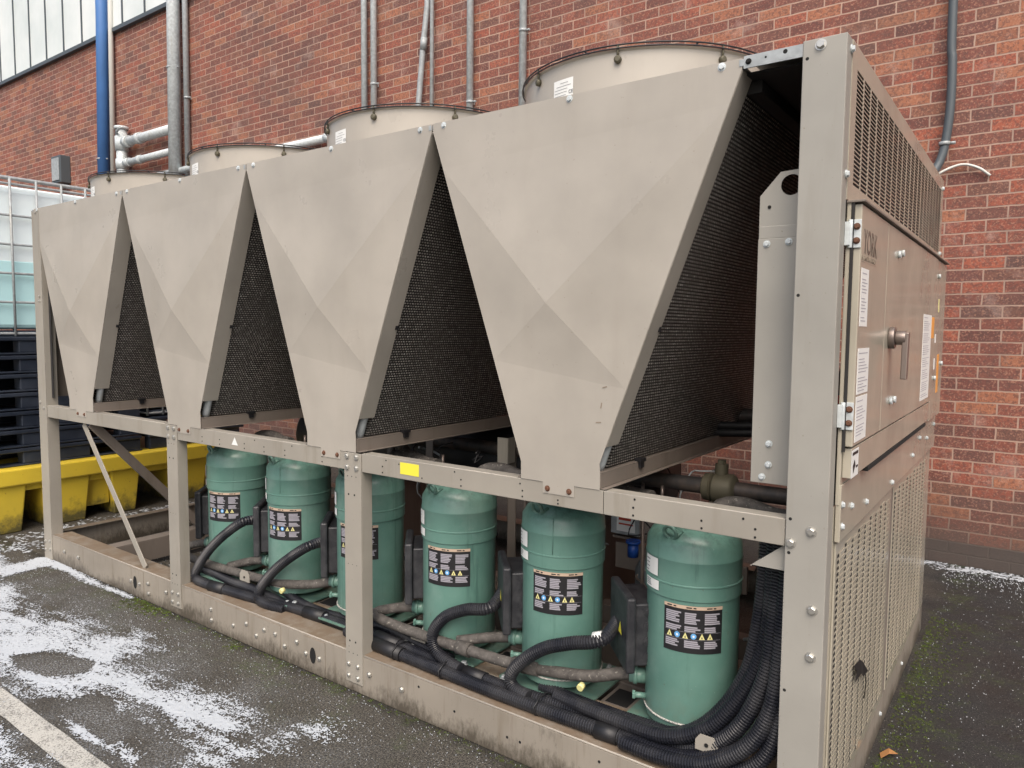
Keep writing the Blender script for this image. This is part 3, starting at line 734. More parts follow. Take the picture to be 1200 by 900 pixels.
# electrical cabinet: doors proud of the frame
ca = MB(); ca.box(.001, .012, .06, 2.16, 1.045, 1.843); part(ca, 'cabinet_frame', 'endpaint', .002)
def door(y0, y1, z0, z1, xo=.037):
    d = MB(); d.box(.0125, xo, y0, y1, z0, z1); return part(d, 'door', 'endpaint', .003)
d1 = door(.066, .4655, 1.203, 1.833); d2 = door(.4685, 1.735, 1.203, 1.833); d3 = door(1.739, 2.15, 1.110, 1.833, .034)
sg = MB(); sg.box(.013, .020, .058, .0645, 1.19, 1.84); part(sg, 'gasket', 'dark')
tp = MB(); tp.box(.001, .045, .055, 2.155, 1.836, 1.842); part(tp, 'drip_strip', 'brown', .001)
for z in (1.757, 1.285):
    hg = MB(); hg.box(.012, .037, .0605, .0655, z - .036, z + .036); hg.box(.0005, .0125, .046, .0605, z - .03, z + .03); hg.tube([(.012, .059, z - .036), (.012, .059, z + .036)], .006, 10); ho_ = part(hg, 'hinge', 'galv', .001, d1)
    hs = BL()
    for dz in (-.018, .018): hs.bolt((.027, .060, z + dz), .0065)
    part(hs, 'screw', 'rust', 0, ho_)
lw = MB(); lw.box(.0125, .034, .075, 1.735, 1.118, 1.198); part(lw, 'lower_cover', 'endpaint', .002)
gp = MB(); gp.box(.0125, .0365, .30, 1.6, 1.104, 1.1165); part(gp, 'gap', 'hole')
lw = MB(); lw.box(.0025, .016, .062, 2.15, .945, 1.100); lo_ = part(lw, 'lower_cover', 'endpaint', .002)
b_ = BL()
for y, z in ((.08, 1.045), (.085, .985), (.20, 1.02), (.42, .99), (.9, .97), (1.4, 1.0), (1.6, 1.05), (1.85, 1.02), (2.1, 1.06)): b_.bolt((.016, y, z), .0075, 'x')
part(b_, 'bolt', 'galv', 0, lo_)
# door furniture
hd = MB(); hd.tube([(.037, .56, 1.488), (.055, .56, 1.488)], .034, 20); hd.tube([(.055, .56, 1.488), (.085, .56, 1.488)], .022, 18); hd.obox((.075, .545, 1.505), (.018, 0, 0), (0, .03, 0), (0, -.01, -.145)); part(hd, 'handle', 'copper', .003, d2)
b_ = BL()
for y, z in ((.66, 1.755), (.73, 1.765), (.62, 1.285), (.69, 1.285)): b_.tube([(.037, y, z), (.046, y, z)], .011, 14)
part(b_, 'lock', 'galv', 0, d2)
b_ = BL()
for y, z in ((1.83, 1.76), (1.83, 1.30), (2.08, 1.36)): b_.tube([(.034, y, z), (.043, y, z)], .010, 14)
part(b_, 'lock', 'galv', 0, d3)
def paper(y0, y1, z0, z1, par, m_='white', lines=True, X=.0378):
    s_ = MB(); s_.box(X - .0008, X, y0, y1, z0, z1); so2 = part(s_, 'sticker', m_, 0, par)
    if lines:
        l_ = MB(); z = z1 - .012; i = 0
        while z > z0 + .01:
            w_ = (y1 - y0) * random.uniform(.45, .85); l_.box(X, X + .0004, y0 + .012, y0 + .012 + w_, z - .0022, z); z -= .0085 if i % 5 else .016; i += 1
        part(l_, 'print', 'grey_print', 0, so2)
    return so2
paper(.085, .185, 1.520, 1.672, d1); paper(.085, .235, 1.340, 1.462, d1); paper(.085, .235, 1.213, 1.334, d1)
paper(1.36, 1.62, 1.228, 1.580, d2); paper(1.63, 1.72, 1.482, 1.573, d2, 'orange', False)
paper(1.93, 2.0, 1.226, 1.405, d3, 'orange', False, X=.0348); paper(1.88, 1.91, 1.60, 1.66, d3, 'paleyellow', False, X=.0348)
paper(1.80, 1.84, 1.46, 1.50, d3, 'white', False, X=.0348); paper(1.80, 1.84, 1.34, 1.39, d3, 'white', False, X=.0348)
pl_ = MB(); pl_.box(.037, .0376, .075, .29, 1.688, 1.782); po = part(pl_, 'name_plate', 'endpaint', 0, d1)
text_obj('lettering', 'YORK', .088, 'letters', po, (.0379, .098, 1.712), (0, 1, 0), (0, 0, 1), .0006, .78)
text_obj('lettering', 'BY JOHNSON CONTROLS', .021, 'letters_faint', po, (.0379, .078, 1.692), (0, 1, 0), (0, 0, 1), .0004, .80)
ws = paper(.075, .165, 1.118, 1.192, lw and d1, 'white', False, X=.0352)
sy = MB(); sy.add([(.0358, .10, 1.128), (.0358, .125, 1.150), (.0358, .112, 1.165), (.0358, .092, 1.150)], [(0, 1, 2, 3)]); sy.box(.0353, .0358, .132, .158, 1.140, 1.146); sy.box(.0353, .0358, .085, .155, 1.178, 1.186); part(sy, 'symbol', 'black', 0, ws)
# perforated lower panels
def perf(y0, y1, z0, z1):
    p_ = MB(); p_.box(.001, .006, y0, y1, z0, z1); po_ = part(p_, 'perforated_panel', 'endpaint', .001)
    rb = MB(); dots = MB(); pw = (y1 - y0 - .06) / 9; phh = .0172; n_ = int((z1 - z0 - .05) / phh)
    for r in range(n_):
        z = z0 + .025 + (r + .5) * phh
        for c_ in range(9):
            ya = y0 + .03 + c_ * pw; zz = z + (phh / 2 if c_ % 2 else 0)
            rb.obox((.006, ya + .014, zz - .0050), (0, pw - .028, 0), (.0025, 0, .001), (0, 0, .0100))
            dots.box(.0055, .0068, ya - .011, ya + .011, zz - .0040, zz + .0040)
    part(rb, 'pressed_louvre', 'endpaint', 0, po_); part(dots, 'perforation', 'hole', 0, po_)
perf(.075, .972, .142, .938); perf(1.03, 2.0, .142, .938)
p_ = MB(); p_.box(-.004, .0005, .056, D, .14, 1.04); part(p_, 'panel_frame', 'endpaint')
p_ = MB(); p_.box(.001, .004, .979, 1.023, .142, .94); part(p_, 'centre_strip', 'brown', 0)
b_ = BL()
for y in (.5, .98, 1.5): b_.bolt((.0, y, .07), .007, 'x')
part(b_, 'bolt', 'galv')

# --- compressors
CX = [-.475, -.985, -1.49, -2.02, -2.53, -3.05]; CY = .29; CR = .150
clab = ['nearest compressor, right of the box with a yellow triangle', 'second compressor from the corner post', 'third compressor from the corner post, scuffed dome', 'compressor partly hidden behind the middle post', 'compressor between two bent hoses', 'farthest compressor, beside the far post']
for i, cx in enumerate(CX):
    c_ = MB(); c_.lathe((cx, CY, 0), [(.13, .215), (CR - .004, .225), (CR, .262), (CR, .655), (CR + .0055, .658), (CR + .0055, .700), (CR + .0075, .702), (CR + .0075, .706), (CR + .0055, .708), (CR + .0055, .775), (CR + .0065, .778), (CR + .0065, .781), (CR + .005, .784), (CR + .003, .825), (CR - .012, .850), (CR - .045, .872), (.05, .884), (.001, .886)], 64)
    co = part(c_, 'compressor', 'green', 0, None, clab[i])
    s_ = MB(); s_.lathe((cx, CY, 0), [(CR + .0008, .250), (CR + .0045, .2515), (CR + .0045, .255), (CR + .0008, .2565)], 64); part(s_, 'weld_ring', 'peach' if False else 'line', 0, co)
    # base plate with notched corners
    bp = MB(); r_ = .19; n_ = .05
    o_ = [(-r_ + n_, -r_), (r_ - n_, -r_), (r_, -r_ + n_), (r_, r_ - n_), (r_ - n_, r_), (-r_ + n_, r_), (-r_, r_ - n_), (-r_, -r_ + n_)]
    V = [(cx + x, CY + y, z) for z in (.192, .200) for x, y in o_]
    bp.add(V, [tuple(range(8))[::-1], tuple(range(8, 16))] + [(k, (k + 1) % 8, 8 + (k + 1) % 8, 8 + k) for k in range(8)])
    part(bp, 'base_plate', 'green', .001, co)
    fb = BL()
    for sx in (-1, 1):
        for sy_ in (-1, 1): fb.bolt((cx + sx * .155, CY + sy_ * .155, .2005), .012, 'z', .014); fb.bolt((cx + sx * .115, CY + sy_ * .165, .2005), .009, 'z', .012)
    part(fb, 'foot_bolt', 'galv2', 0, co)
    if i in (1, 4):
        wsm = MB(); wsm.tube([(cx + (CR + .005) * cos(radians(-72)), CY + (CR + .005) * sin(radians(-72)), .845), (cx + (CR + .0055) * cos(radians(-72)), CY + (CR + .0055) * sin(radians(-72)), .712)], .0018, 6); part(wsm, 'weld_seam', 'green', 0, co)
    # lifting eye
    az = radians(-100); d = Vector((cos(az), sin(az), 0)); ce = Vector((cx, CY, .866)) + d * .142; tt = Vector((-sin(az), cos(az), 0))
    le = MB(); le.tube([ce + tt * .022 * cos(q_ * 2 * pi / 20) + (Vector((0, 0, 1)) + d * .35).normalized() * .022 * sin(q_ * 2 * pi / 20) for q_ in range(20)], 0.0065, 8, closed=True)
    le.tube([ce + tt * .02 + Vector((0, 0, -.012)), ce + tt * .024 - d * .03 + Vector((0, 0, .0))], .006, 8)
    part(le, 'lifting_eye', 'green', 0, co)
    # labels
    def cy(az, z, rr): return (cx + rr * cos(radians(az)), CY + rr * sin(radians(az)), z)
    def pt(mb, a0, a1, z0, z1, rr):
        n_ = max(1, int(abs(a1 - a0) / 6)); V = [cy(a0 + (a1 - a0) * j / n_, z, rr) for j in range(n_ + 1) for z in (z0, z1)]
        mb.add(V, [(2 * j, 2 * j + 2, 2 * j + 3, 2 * j + 1) for j in range(n_)])
    ja = (0, 1.5, -2, 1, -3, 2)[i]; jz = (0, .003, -.004, .002, -.003, .004)[i]; A0, A1 = -103.5 + ja, -31.5 + ja; zb, ztp = .490 + jz, .643 + jz
    lb = MB(); pt(lb, A0, A1, zb, ztp, CR + .0012); lo2 = part(lb, 'warning_label', 'black', 0, co)
    lg = MB(); lg.mi = 0; pt(lg, A0, A1, ztp - .011, ztp, CR + .0018)
    aw = (A1 - A0)
    lg.mi = 1
    for c3 in range(3):
        for z_hi, nl in ((ztp - .022, 6), (ztp - .066, 3), (ztp - .112, 4)):
            a_s = A0 + aw * (.04 + .325 * c3)
            for l_ in range(nl): pt(lg, a_s, a_s + aw * random.uniform(.17, .27), z_hi - l_ * .0062 - .0046, z_hi - l_ * .0062, CR + .0018)
    lg.mi = 0
    for c3 in range(3): lg.mi = 5; pt(lg, A0 + aw * (.06 + .33 * c3), A0 + aw * (.22 + .33 * c3), ztp - .0080, ztp - .0038, CR + .0024)
    lg.mi = 1; pt(lg, A0 + 2, A1 - 2, ztp - .0855, ztp - .0848, CR + .0018); pt(lg, A0 + 2, A1 - 2, ztp - .108, ztp - .1073, CR + .0018)
    for j, kind_ in enumerate('TCTCTT'):
        aj = A0 + aw * (.11 + .135 * j); zc = ztp - .0965; ha = aw * .047
        if kind_ == 'T':
            lg.mi = 2; lg.add([cy(aj - ha, zc - .009, CR + .002), cy(aj + ha, zc - .009, CR + .002), cy(aj, zc + .0105, CR + .002)], [(0, 1, 2)])
            lg.mi = 5; lg.add([cy(aj - ha * .25, zc - .006, CR + .0026), cy(aj + ha * .25, zc - .006, CR + .0026), cy(aj, zc + .003, CR + .0026)], [(0, 1, 2)])
        else:
            lg.mi = 3; lg.add([cy(aj + ha * cos(q_ * pi / 8), zc + .0095 * sin(q_ * pi / 8), CR + .002) for q_ in range(16)], [tuple(range(16))])
            lg.mi = 4; lg.add([cy(aj + ha * .4 * cos(q_ * pi / 4), zc + .004 * sin(q_ * pi / 4), CR + .0026) for q_ in range(8)], [tuple(range(8))])
    lg.build('print', ['peach', 'grey_print', 'paleyellow', 'blue', 'white', 'black'], None) if False else None
    lgo = lg.build('symbol_print', ['peach', 'grey_print', 'paleyellow', 'blue', 'white', 'black'], co)
    for a_s, a_e, z_a, z_b in ((-139, -113, .718, .775), (-137, -111, .672, .703)):
        ws_ = MB(); pt(ws_, a_s, a_e, z_a, z_b, CR + .0085); wo_ = part(ws_, 'white_sticker', 'white', 0, co)
        wp = MB()
        for q_ in range(4): pt(wp, a_s + 2, a_s + (a_e - a_s) * random.uniform(.3, .5), z_a + .006 + q_ * (z_b - z_a - .008) / 4, z_a + .0095 + q_ * (z_b - z_a - .008) / 4, CR + .0092)
        part(wp, 'print', 'print', 0, wo_)
    # terminal box on the left side
    n3 = Vector((-.742, -.670, 0)); s3 = Vector((.670, -.742, 0)); o3 = Vector((cx - .166, CY - .006, 0))
    tb = MB(); z0, z1 = .372, .618
    def pr3(s0, s1, t0, t1, za, zb_): tb.obox(o3 + s3 * s0 + n3 * t0 + Vector((0, 0, za)), s3 * (s1 - s0), n3 * (t1 - t0), (0, 0, zb_ - za))
    pr3(-.100, .100, -.020, .066, z0 + .012, z1 - .02)
    bo_ = part(tb, 'terminal_box', 'tbox', .006, co)
    tb = MB(); pr3(-.116, .116, .0665, .098, z0 - .008, z1 + .004); part(tb, 'box_lid', 'tbox', .008, bo_)
    tb = MB()
    for r in range(4):
        zc = z0 + .045 + r * .052; pp = o3 + s3 * .1005 + n3 * .022 + Vector((0, 0, zc)); tb.tube([pp, pp + s3 * .003], .016, 14); tb.tube([pp, pp + s3 * .006], .009, 10)
    part(tb, 'knockout', 'tbox', 0, bo_)
    tb = MB(); pz = o3 + s3 * .03 + n3 * .0986
    tb.add([pz + s3 * -.022 + Vector((0, 0, z0 + .10)), pz + s3 * .022 + Vector((0, 0, z0 + .10)), pz + Vector((0, 0, z0 + .143))], [(0, 1, 2)]); part(tb, 'warning_triangle', 'yellow', 0, bo_)
    # side ports (green stubs) low on the left
    st = MB(); e1 = Vector((cx - .135, CY - .05, .328)); st.tube([e1, e1 + Vector((-.055, -.025, 0))], .026, 18); st.tube([e1 + Vector((-.030, -.014, 0)), e1 + Vector((-.042, -.019, 0))], .031, 18)
    st.tube([e1 + Vector((.01, -.03, -.055)), e1 + Vector((-.03, -.05, -.055))], .010, 12); st.tube([e1 + Vector((-.022, -.045, -.055)), e1 + Vector((-.030, -.049, -.055))], .015, 6, smooth=False)
    part(st, 'oil_port', 'green', 0, co)
    # discharge elbow up high
    el = MB(); el.tube(smooth_path([(cx + .02, CY + .06, .86), (cx + .05, CY + .10, .915), (cx + .12, CY + .13, .925), (cx + .22, CY + .13, .905), (cx + .30, CY + .12, .905)], .02), .026, 14); part(el, 'discharge_pipe', 'foam', 0, co)

# --- oil balance pipes
op = MB(); op.tube(smooth_path([(-1.66, .225, .325), (-1.72, .20, .32), (-1.80, .17, .30), (-1.84, .15, .285), (-1.80, .13, .275), (-1.6, .125, .268), (-1.28, .13, .268), (-1.06, .14, .272), (-.81, .16, .30), (-.70, .20, .325), (-.655, .223, .328)], .02), .021, 14); part(op, 'oil_pipe', 'foam')
op = MB(); op.tube(smooth_path([(-1.165, .223, .325), (-1.25, .20, .31), (-1.38, .15, .28)], .02), .020, 14); part(op, 'oil_pipe', 'foam')
op = MB(); op.tube(smooth_path([(-3.23, .22, .325), (-3.33, .18, .30), (-3.36, .14, .27), (-3.2, .13, .255), (-2.82, .14, .258), (-2.5, .15, .272), (-2.3, .18, .30), (-2.19, .222, .328)], .02), .021, 14); part(op, 'oil_pipe', 'foam')
op = MB(); op.tube(smooth_path([(-2.70, .222, .325), (-2.80, .20, .31), (-2.93, .15, .27)], .02), .020, 14); part(op, 'oil_pipe', 'foam')
for (p0, p1) in (((-1.10, .138, .270), (-.99, .146, .278)), ((-1.36, .128, .268), (-1.30, .13, .268))):
    oc = MB(); oc.tube([p0, p1], .027, 14); part(oc, 'pipe_sleeve', 'foam')
for p_ in ((-.80, .130, .282), (-2.44, .125, .26)):
    oc = MB(); oc.tube([Vector(p_), Vector(p_) + Vector((.0, -.02, -.004))], .012, 14); part(oc, 'sight_cap', 'paleyellow')

# --- flexible conduits
def cond(pts, r=.024, label=None):
    mb = MB(); corr(mb, pts, r); return part(mb, 'flexible_conduit', 'conduit', 0, None, label)
rz = .168
cond([(-1.96, .14, rz + .026), (-1.812, .12, rz + .03), (-1.6, .11, rz + .028), (-1.4, .105, rz + .026), (-1.24, .10, rz + .025), (-1.08, .095, rz + .025), (-.95, .10, rz + .026), (-.78, .11, rz + .03), (-.62, .11, rz + .032), (-.50, .10, rz + .030), (-.40, .09, rz + .05), (-.30, .07, rz + .11), (-.22, .06, rz + .21), (-.165, .07, rz + .36), (-.150, .09, rz + .52), (-.148, .11, .80), (-.15, .13, .95)])
cond([(-1.96, .09, rz + .024), (-1.78, .075, rz + .024), (-1.55, .065, rz + .023), (-1.33, .056, rz + .023), (-1.12, .05, rz + .023), (-.91, .052, rz + .023), (-.76, .055, rz + .024), (-.60, .055, rz + .024), (-.45, .05, rz + .03), (-.33, .045, rz + .06), (-.22, .04, rz + .13), (-.15, .045, rz + .24), (-.118, .06, rz + .4), (-.115, .09, .75), (-.12, .12, .92)])
cond([(-.99, .16, .21), (-.85, .15, .205), (-.70, .145, .205), (-.56, .14, .21), (-.46, .13, .222), (-.37, .125, .28), (-.29, .13, .38), (-.235, .14, .50), (-.215, .15, .62), (-.205, .16, .75), (-.20, .17, .93)], .024)
cond([(-.9, .115, .22), (-.76, .10, .222), (-.60, .085, .226), (-.46, .075, .24), (-.34, .085, .30), (-.26, .10, .40), (-.20, .115, .53), (-.175, .125, .66), (-.17, .14, .93)], .024)
cond([(-.60, .03, .196), (-.46, .022, .20), (-.33, .02, .225), (-.22, .022, .30), (-.155, .03, .40), (-.125, .045, .55), (-.12, .10, .9)], .023)
cond([(-.5, .05, .19), (-.36, .035, .20), (-.22, .03, .24), (-.14, .035, .33), (-.112, .05, .5), (-.11, .1, .85)], .022)
# drops from terminal boxes
def drop(cx, end, side=0):
    s0 = Vector((cx - .160, CY, 0)) + Vector((-.742, -.670, 0)) * .03 + Vector((-.670, .742, 0)) * .085
    return [s0 + Vector((0, 0, .50)), s0 + Vector((-.03, -.02, .49))] + end
cond(drop(CX[0], [(-.735, .15, .455), (-.84, .115, .425), (-.94, .10, .385), (-1.03, .09, .315), (-1.075, .085, .25), (-1.05, .075, .215), (-.98, .065, .21)]))
cond(drop(CX[1], [(-1.23, .17, .445), (-1.33, .14, .42), (-1.42, .12, .375), (-1.475, .11, .30), (-1.45, .10, .24), (-1.38, .09, .215), (-1.3, .08, .21)]))
cond(drop(CX[3], [(-2.27, .15, .50), (-2.38, .12, .43), (-2.48, .10, .35), (-2.565, .09, .26), (-2.575, .08, .20), (-2.50, .08, .185), (-2.40, .10, .18)]))
cond(drop(CX[4], [(-2.75, .14, .54), (-2.86, .10, .47), (-2.98, .08, .37), (-3.08, .07, .26), (-3.10, .065, .195), (-3.0, .06, .185), (-2.83, .07, .187), (-2.6, .09, .187), (-2.4, .12, .187), (-2.2, .13, .19), (-1.96, .13, .19)]))
cond([(-3.2, .13, .22), (-3.05, .13, .215), (-2.87, .12, .21), (-2.65, .12, .21), (-2.4, .13, .19), (-2.1, .15, .185), (-1.95, .15, .19)], .022)
cond([(-2.85, .20, .23), (-2.6, .19, .23), (-2.4, .17, .20), (-2.2, .165, .19), (-2.0, .17, .20), (-1.8, .17, .22), (-1.55, .15, .21), (-1.4, .14, .2)], .022)
# cable ties, saddles and tape
for x, y, z in ((-1.63, .088, .195), (-1.37, .08, .195), (-.93, .078, .195)):
    tb = MB(); n_ = 20; tb.tube([(x + .003 * sin(4 * k), y + .055 * cos(2 * pi * k / n_), z + .032 * sin(2 * pi * k / n_)) for k in range(n_)], .004, 6, closed=True); part(tb, 'cable_tie', 'black')
def saddle(x, y, z, w_=.04, h=.035):
    sb = MB(); bm = bmesh.new(); o_ = [(-w_, 0), (w_, 0), (w_, h), (w_ * .6, h + .02), (-w_ * .6, h + .02), (-w_, h)]
    sb.add([(x + px, y, z + pz) for px, pz in o_], [tuple(range(6))]); bm.free(); o = part(sb, 'saddle_bracket', 'frame'); m2 = o.modifiers.new('s', 'SOLIDIFY'); m2.thickness = .003
    h_ = MB(); h_.hole((x, y - .0025, z + .022), .006); part(h_, 'hole', 'hole', 0, o)
saddle(-1.58, .135, .23); saddle(-.325, .048, .25, .035, .03); saddle(-2.75, .12, .235)
mb = MB(); mb.box(-.20, -.112, .02, .10, .852, .855); mb.obox((-.112, .02, .852), (-.003, 0, 0), (0, .10, 0), (0, 0, .075)); mb.add([(-.115, .02, .852), (-.205, .02, .852), (-.115, .02, .925)], [(0, 1, 2)]); part(mb, 'cable_bracket', 'post', 0)
ts = MB()
p0, p1 = Vector((-.735, .151, .457)), Vector((-.765, .142, .4485)); ts.tube([p0, p1], .0250, 16); part(ts, 'white_tag', 'white')

for p0, p1, r in (((-1.80, .118, .198), (-1.66, .112, .196), .0285), ((-1.77, .074, .192), (-1.6, .067, .191), .0285), ((-1.30, .101, .193), (-1.20, .098, .193), .0275), ((-.70, .053, .191), (-.62, .055, .192), .0275), ((-2.95, .06, .186), (-2.84, .07, .187), .0285), ((-2.28, .125, .19), (-2.15, .131, .191), .028)):
    tp_ = MB(); tp_.tube([p0, p1], r, 16); part(tp_, 'tape_wrap', 'black')
# --- machinery behind the compressors
def pipe(pts, r, m_='dpipe', name='refrigerant_pipe'): mb = MB(); mb.tube(smooth_path(pts, .03), r, 16); return part(mb, name, m_)
ev = MB(); ev.lathe((-3.55, 1.25, .80), [(.001, 0), (.20, .01), (.215, .04), (.215, 2.5), (.2, 2.54), (.001, 2.55)], 40, 'x'); part(ev, 'evaporator', 'black')
for x in (-2.8, -1.3):
    sd_ = MB(); sd_.box(x, x + .05, 1.0, 1.5, .165, .62); part(sd_, 'evaporator_foot', 'brown')
pv = pipe([(-1.25, .75, .90), (-1.0, .66, .905), (-.7, .60, .93), (-.1, .60, .93)], .030)
vb = MB(); vb.lathe((-.57, .60, .93), [(.03, 0), (.05, .01), (.052, .035), (.045, .04), (.056, .05), (.056, .11), (.05, .12), (.03, .13)], 24, 'x'); vb.tube([(-.50, .60, .97), (-.50, .60, 1.02)], .024, 14); vb.tube([(-.50, .60, 1.02), (-.50, .60, 1.035)], .016, 6); part(vb, 'valve_body', 'bronze')
pipe([(-2.5, 1.0, .89), (-1.9, 1.0, .89), (-1.35, 1.0, .885), (-1.1, 1.0, .80), (-1.1, 1.05, .65)], .034, 'dpipe')
pipe([(-3.1, .9, .92), (-2.5, .85, .92), (-2.3, .8, .86), (-2.25, .8, .7)], .028)
pipe([(-2.35, .72, .3), (-2.3, .72, .98), (-2.15, .75, 1.04), (-1.9, .8, 1.0)], .02, 'foam')
pipe([(-.3, 1.5, .3), (-.3, 1.5, .9), (-.35, 1.45, 1.1), (-.7, 1.3, 1.12)], .035)
pipe([(-.32, 1.75, 1.32), (-.26, 1.2, 1.16), (-.22, .9, 1.2), (-.20, .7, 1.24), (-.19, .62, 1.15), (-.2, .6, .98)], .03, 'dpipe')
for x in (-.78, -.70, -1.27, -1.33, -1.80, -2.28, -2.80, -2.33): pipe([(x, .52, .2), (x + .01, .52, .6), (x - .01, .55, .92)], .007, 'copper', 'small_pipe')
for x in (-.80, -1.32, -2.31):
    fdp = MB(); fdp.lathe((x, .62, 0), [(.001, .36), (.03, .37), (.045, .40), (.045, .56), (.03, .59), (.001, .60)], 20); part(fdp, 'filter_drier', 'darkgrey')
for x, z in ((-.745, .70), (-.86, .62), (-1.32, .5)):
    vv = MB(); vv.tube([(x, .62, z - .02), (x, .62, z + .035)], .022, 12); vv.tube([(x, .62, z + .035), (x, .62, z + .045)], .030, 12); part(vv, 'valve_cap', 'bluevalve')
jb = MB(); jb.box(-1.10, -.96, .88, .93, .60, .70); jo = part(jb, 'junction_box', 'galv2', .003)
s_ = MB(); s_.box(-1.07, -.98, .8785, .8797, .615, .69); so3 = part(s_, 'sticker', 'white', 0, jo)
s_ = MB(); s_.box(-1.06, -1.0, .8775, .8785, .665, .68); s_.box(-1.06, -.99, .8775, .8785, .645, .652); part(s_, 'print', 'red', 0, so3)
jb = MB(); jb.box(-1.42, -1.32, .86, .90, .63, .70); part(jb, 'junction_box', 'white', .003)
jb = MB(); jb.box(-1.1, -.6, .90, .94, .575, .585); jb.box(-1.1, -.5, .93, .945, .43, .545); part(jb, 'bracket', 'brown', .001)
for x in (-1.62, -2.15, -.62):
    jb = MB(); jb.box(x, x + .05, .80, .805, .17, .95); jb.box(x, x + .004, .8, .85, .17, .95); part(jb, 'upright_bracket', 'brown', .001)
jb = MB(); jb.box(-1.62, -1.56, .72, .724, .88, 1.0); jb.box(-1.565, -1.56, .725, .78, .88, 1.0); part(jb, 'bracket', 'frame', .001)
# small wiring tangle
rn = random.Random(3)
for k in range(64):
    x = rn.choice([-.72, -.8, -1.25, -1.33, -1.78, -2.3, -.25, -.3]) + rn.uniform(-.05, .05); y = rn.uniform(.5, .9); z = rn.uniform(.3, .9)
    pts = [(x, y, z)]
    for j in range(4): x += rn.uniform(-.08, .08); y += rn.uniform(-.06, .06); z += rn.uniform(-.1, .12); pts.append((x, y, min(z, .98)))
    pipe(pts, rn.choice([.003, .004, .006]), rn.choice(['black', 'black', 'copper', 'galv2']), 'wire')
for x0, x1, z in ((-2.5, -1.7, 1.02), (-1.2, -.25, 1.1), (-1.3, -.2, 1.13)): pipe([(x0, 1.1, z), ((x0 + x1) / 2, 1.05, z - .03), (x1, 1.1, z + .01)], .018, 'black', 'wire')
s_ = MB(); s_.obox((-.33, 1.2, 1.20), (.10, .05, .01), (0, .03, .03), (0, 0, .003)); part(s_, 'red_tag', 'red')
# side box near the farthest compressor
jb = MB(); jb.box(-3.30, -3.20, .75, .90, .168, .5); part(jb, 'junction_box', 'tbox', .004)

# ================================================================ BUND, PALLETS, TANKS
by0, by1 = -.62, 2.05
bd = thing('spill_bund', (-6.15, .7, 0), 'long yellow plastic spill bund with forklift pockets, under the dark pallets', 'spill pallet')
mb = MB(); mb.box(-6.85, -5.5, by0, by1, .352, .475); part(mb, 'rim', 'yplastic', .012, bd)
fx = -5.53
def leg(y0, y1, taper=.045):
    mb = MB(); V = []
    for z, tp_, ex in ((0, taper, .03), (.352, 0, 0)):
        V += [(fx - ex, y0 + tp_, z), (fx - ex, y1 - tp_, z), (-6.82 + ex, y1 - tp_, z), (-6.82 + ex, y0 + tp_, z)]
    mb.add(V, [(3, 2, 1, 0), (4, 5, 6, 7), (0, 1, 5, 4), (1, 2, 6, 5), (2, 3, 7, 6), (3, 0, 4, 7)]); part(mb, 'foot', 'yplastic', .01, bd)
for y0, y1 in ((-.6, -.25), (-.02, .19), (.30, .63), (.79, 1.02), (1.30, 1.62), (1.82, 2.04)): leg(y0, y1, .03)
mb = MB(); mb.box(-6.8, -5.555, by0 + .03, by1 - .03, .30, .3515); mb.box(-6.8, -5.60, .60, .80, .09, .30); mb.box(-6.8, -5.62, 1.62, 1.84, .09, .30); part(mb, 'sump', 'yplastic', .004, bd)
def pallet(z, n, i):
    labs = 'pallet'
    t_ = thing('plastic_pallet', (-6.1, .48, z), '', 'pallet', 'dark plastic pallets')
    t_['label'] = n
    d = MB(); d.box(-6.6, -5.6, -.12, 1.08, z + .098, z + .128); part(d, 'deck', 'navy', .006, t_)
    for y0, y1 in ((-.12, .0), (.20, .68), (.90, 1.08)):
        for x0, x1 in ((-5.72, -5.61), (-6.15, -6.03), (-6.59, -6.48)):
            d = MB(); d.box(x0, x1, y0 + .006, y1 - .006, z + .012, z + .0978); part(d, 'block', 'navy', .006, t_)
    for x0, x1 in ((-5.73, -5.6), (-6.16, -6.02), (-6.6, -6.47)):
        d = MB(); d.box(x0, x1, -.12, 1.08, z, z + .0118); part(d, 'runner', 'navy', .003, t_)
pl_names = ['dark plastic pallet at the bottom of the stack, on the yellow bund', 'dark plastic pallet second from the bottom of the stack', 'dark plastic pallet third from the bottom of the stack', 'dark plastic pallet in the middle of the stack of seven', 'dark plastic pallet third from the top of the stack', 'dark plastic pallet second from the top of the stack', 'top dark plastic pallet of the stack, under the caged tank']
for i in range(7): pallet(.478 + i * .1365, pl_names[i], i)
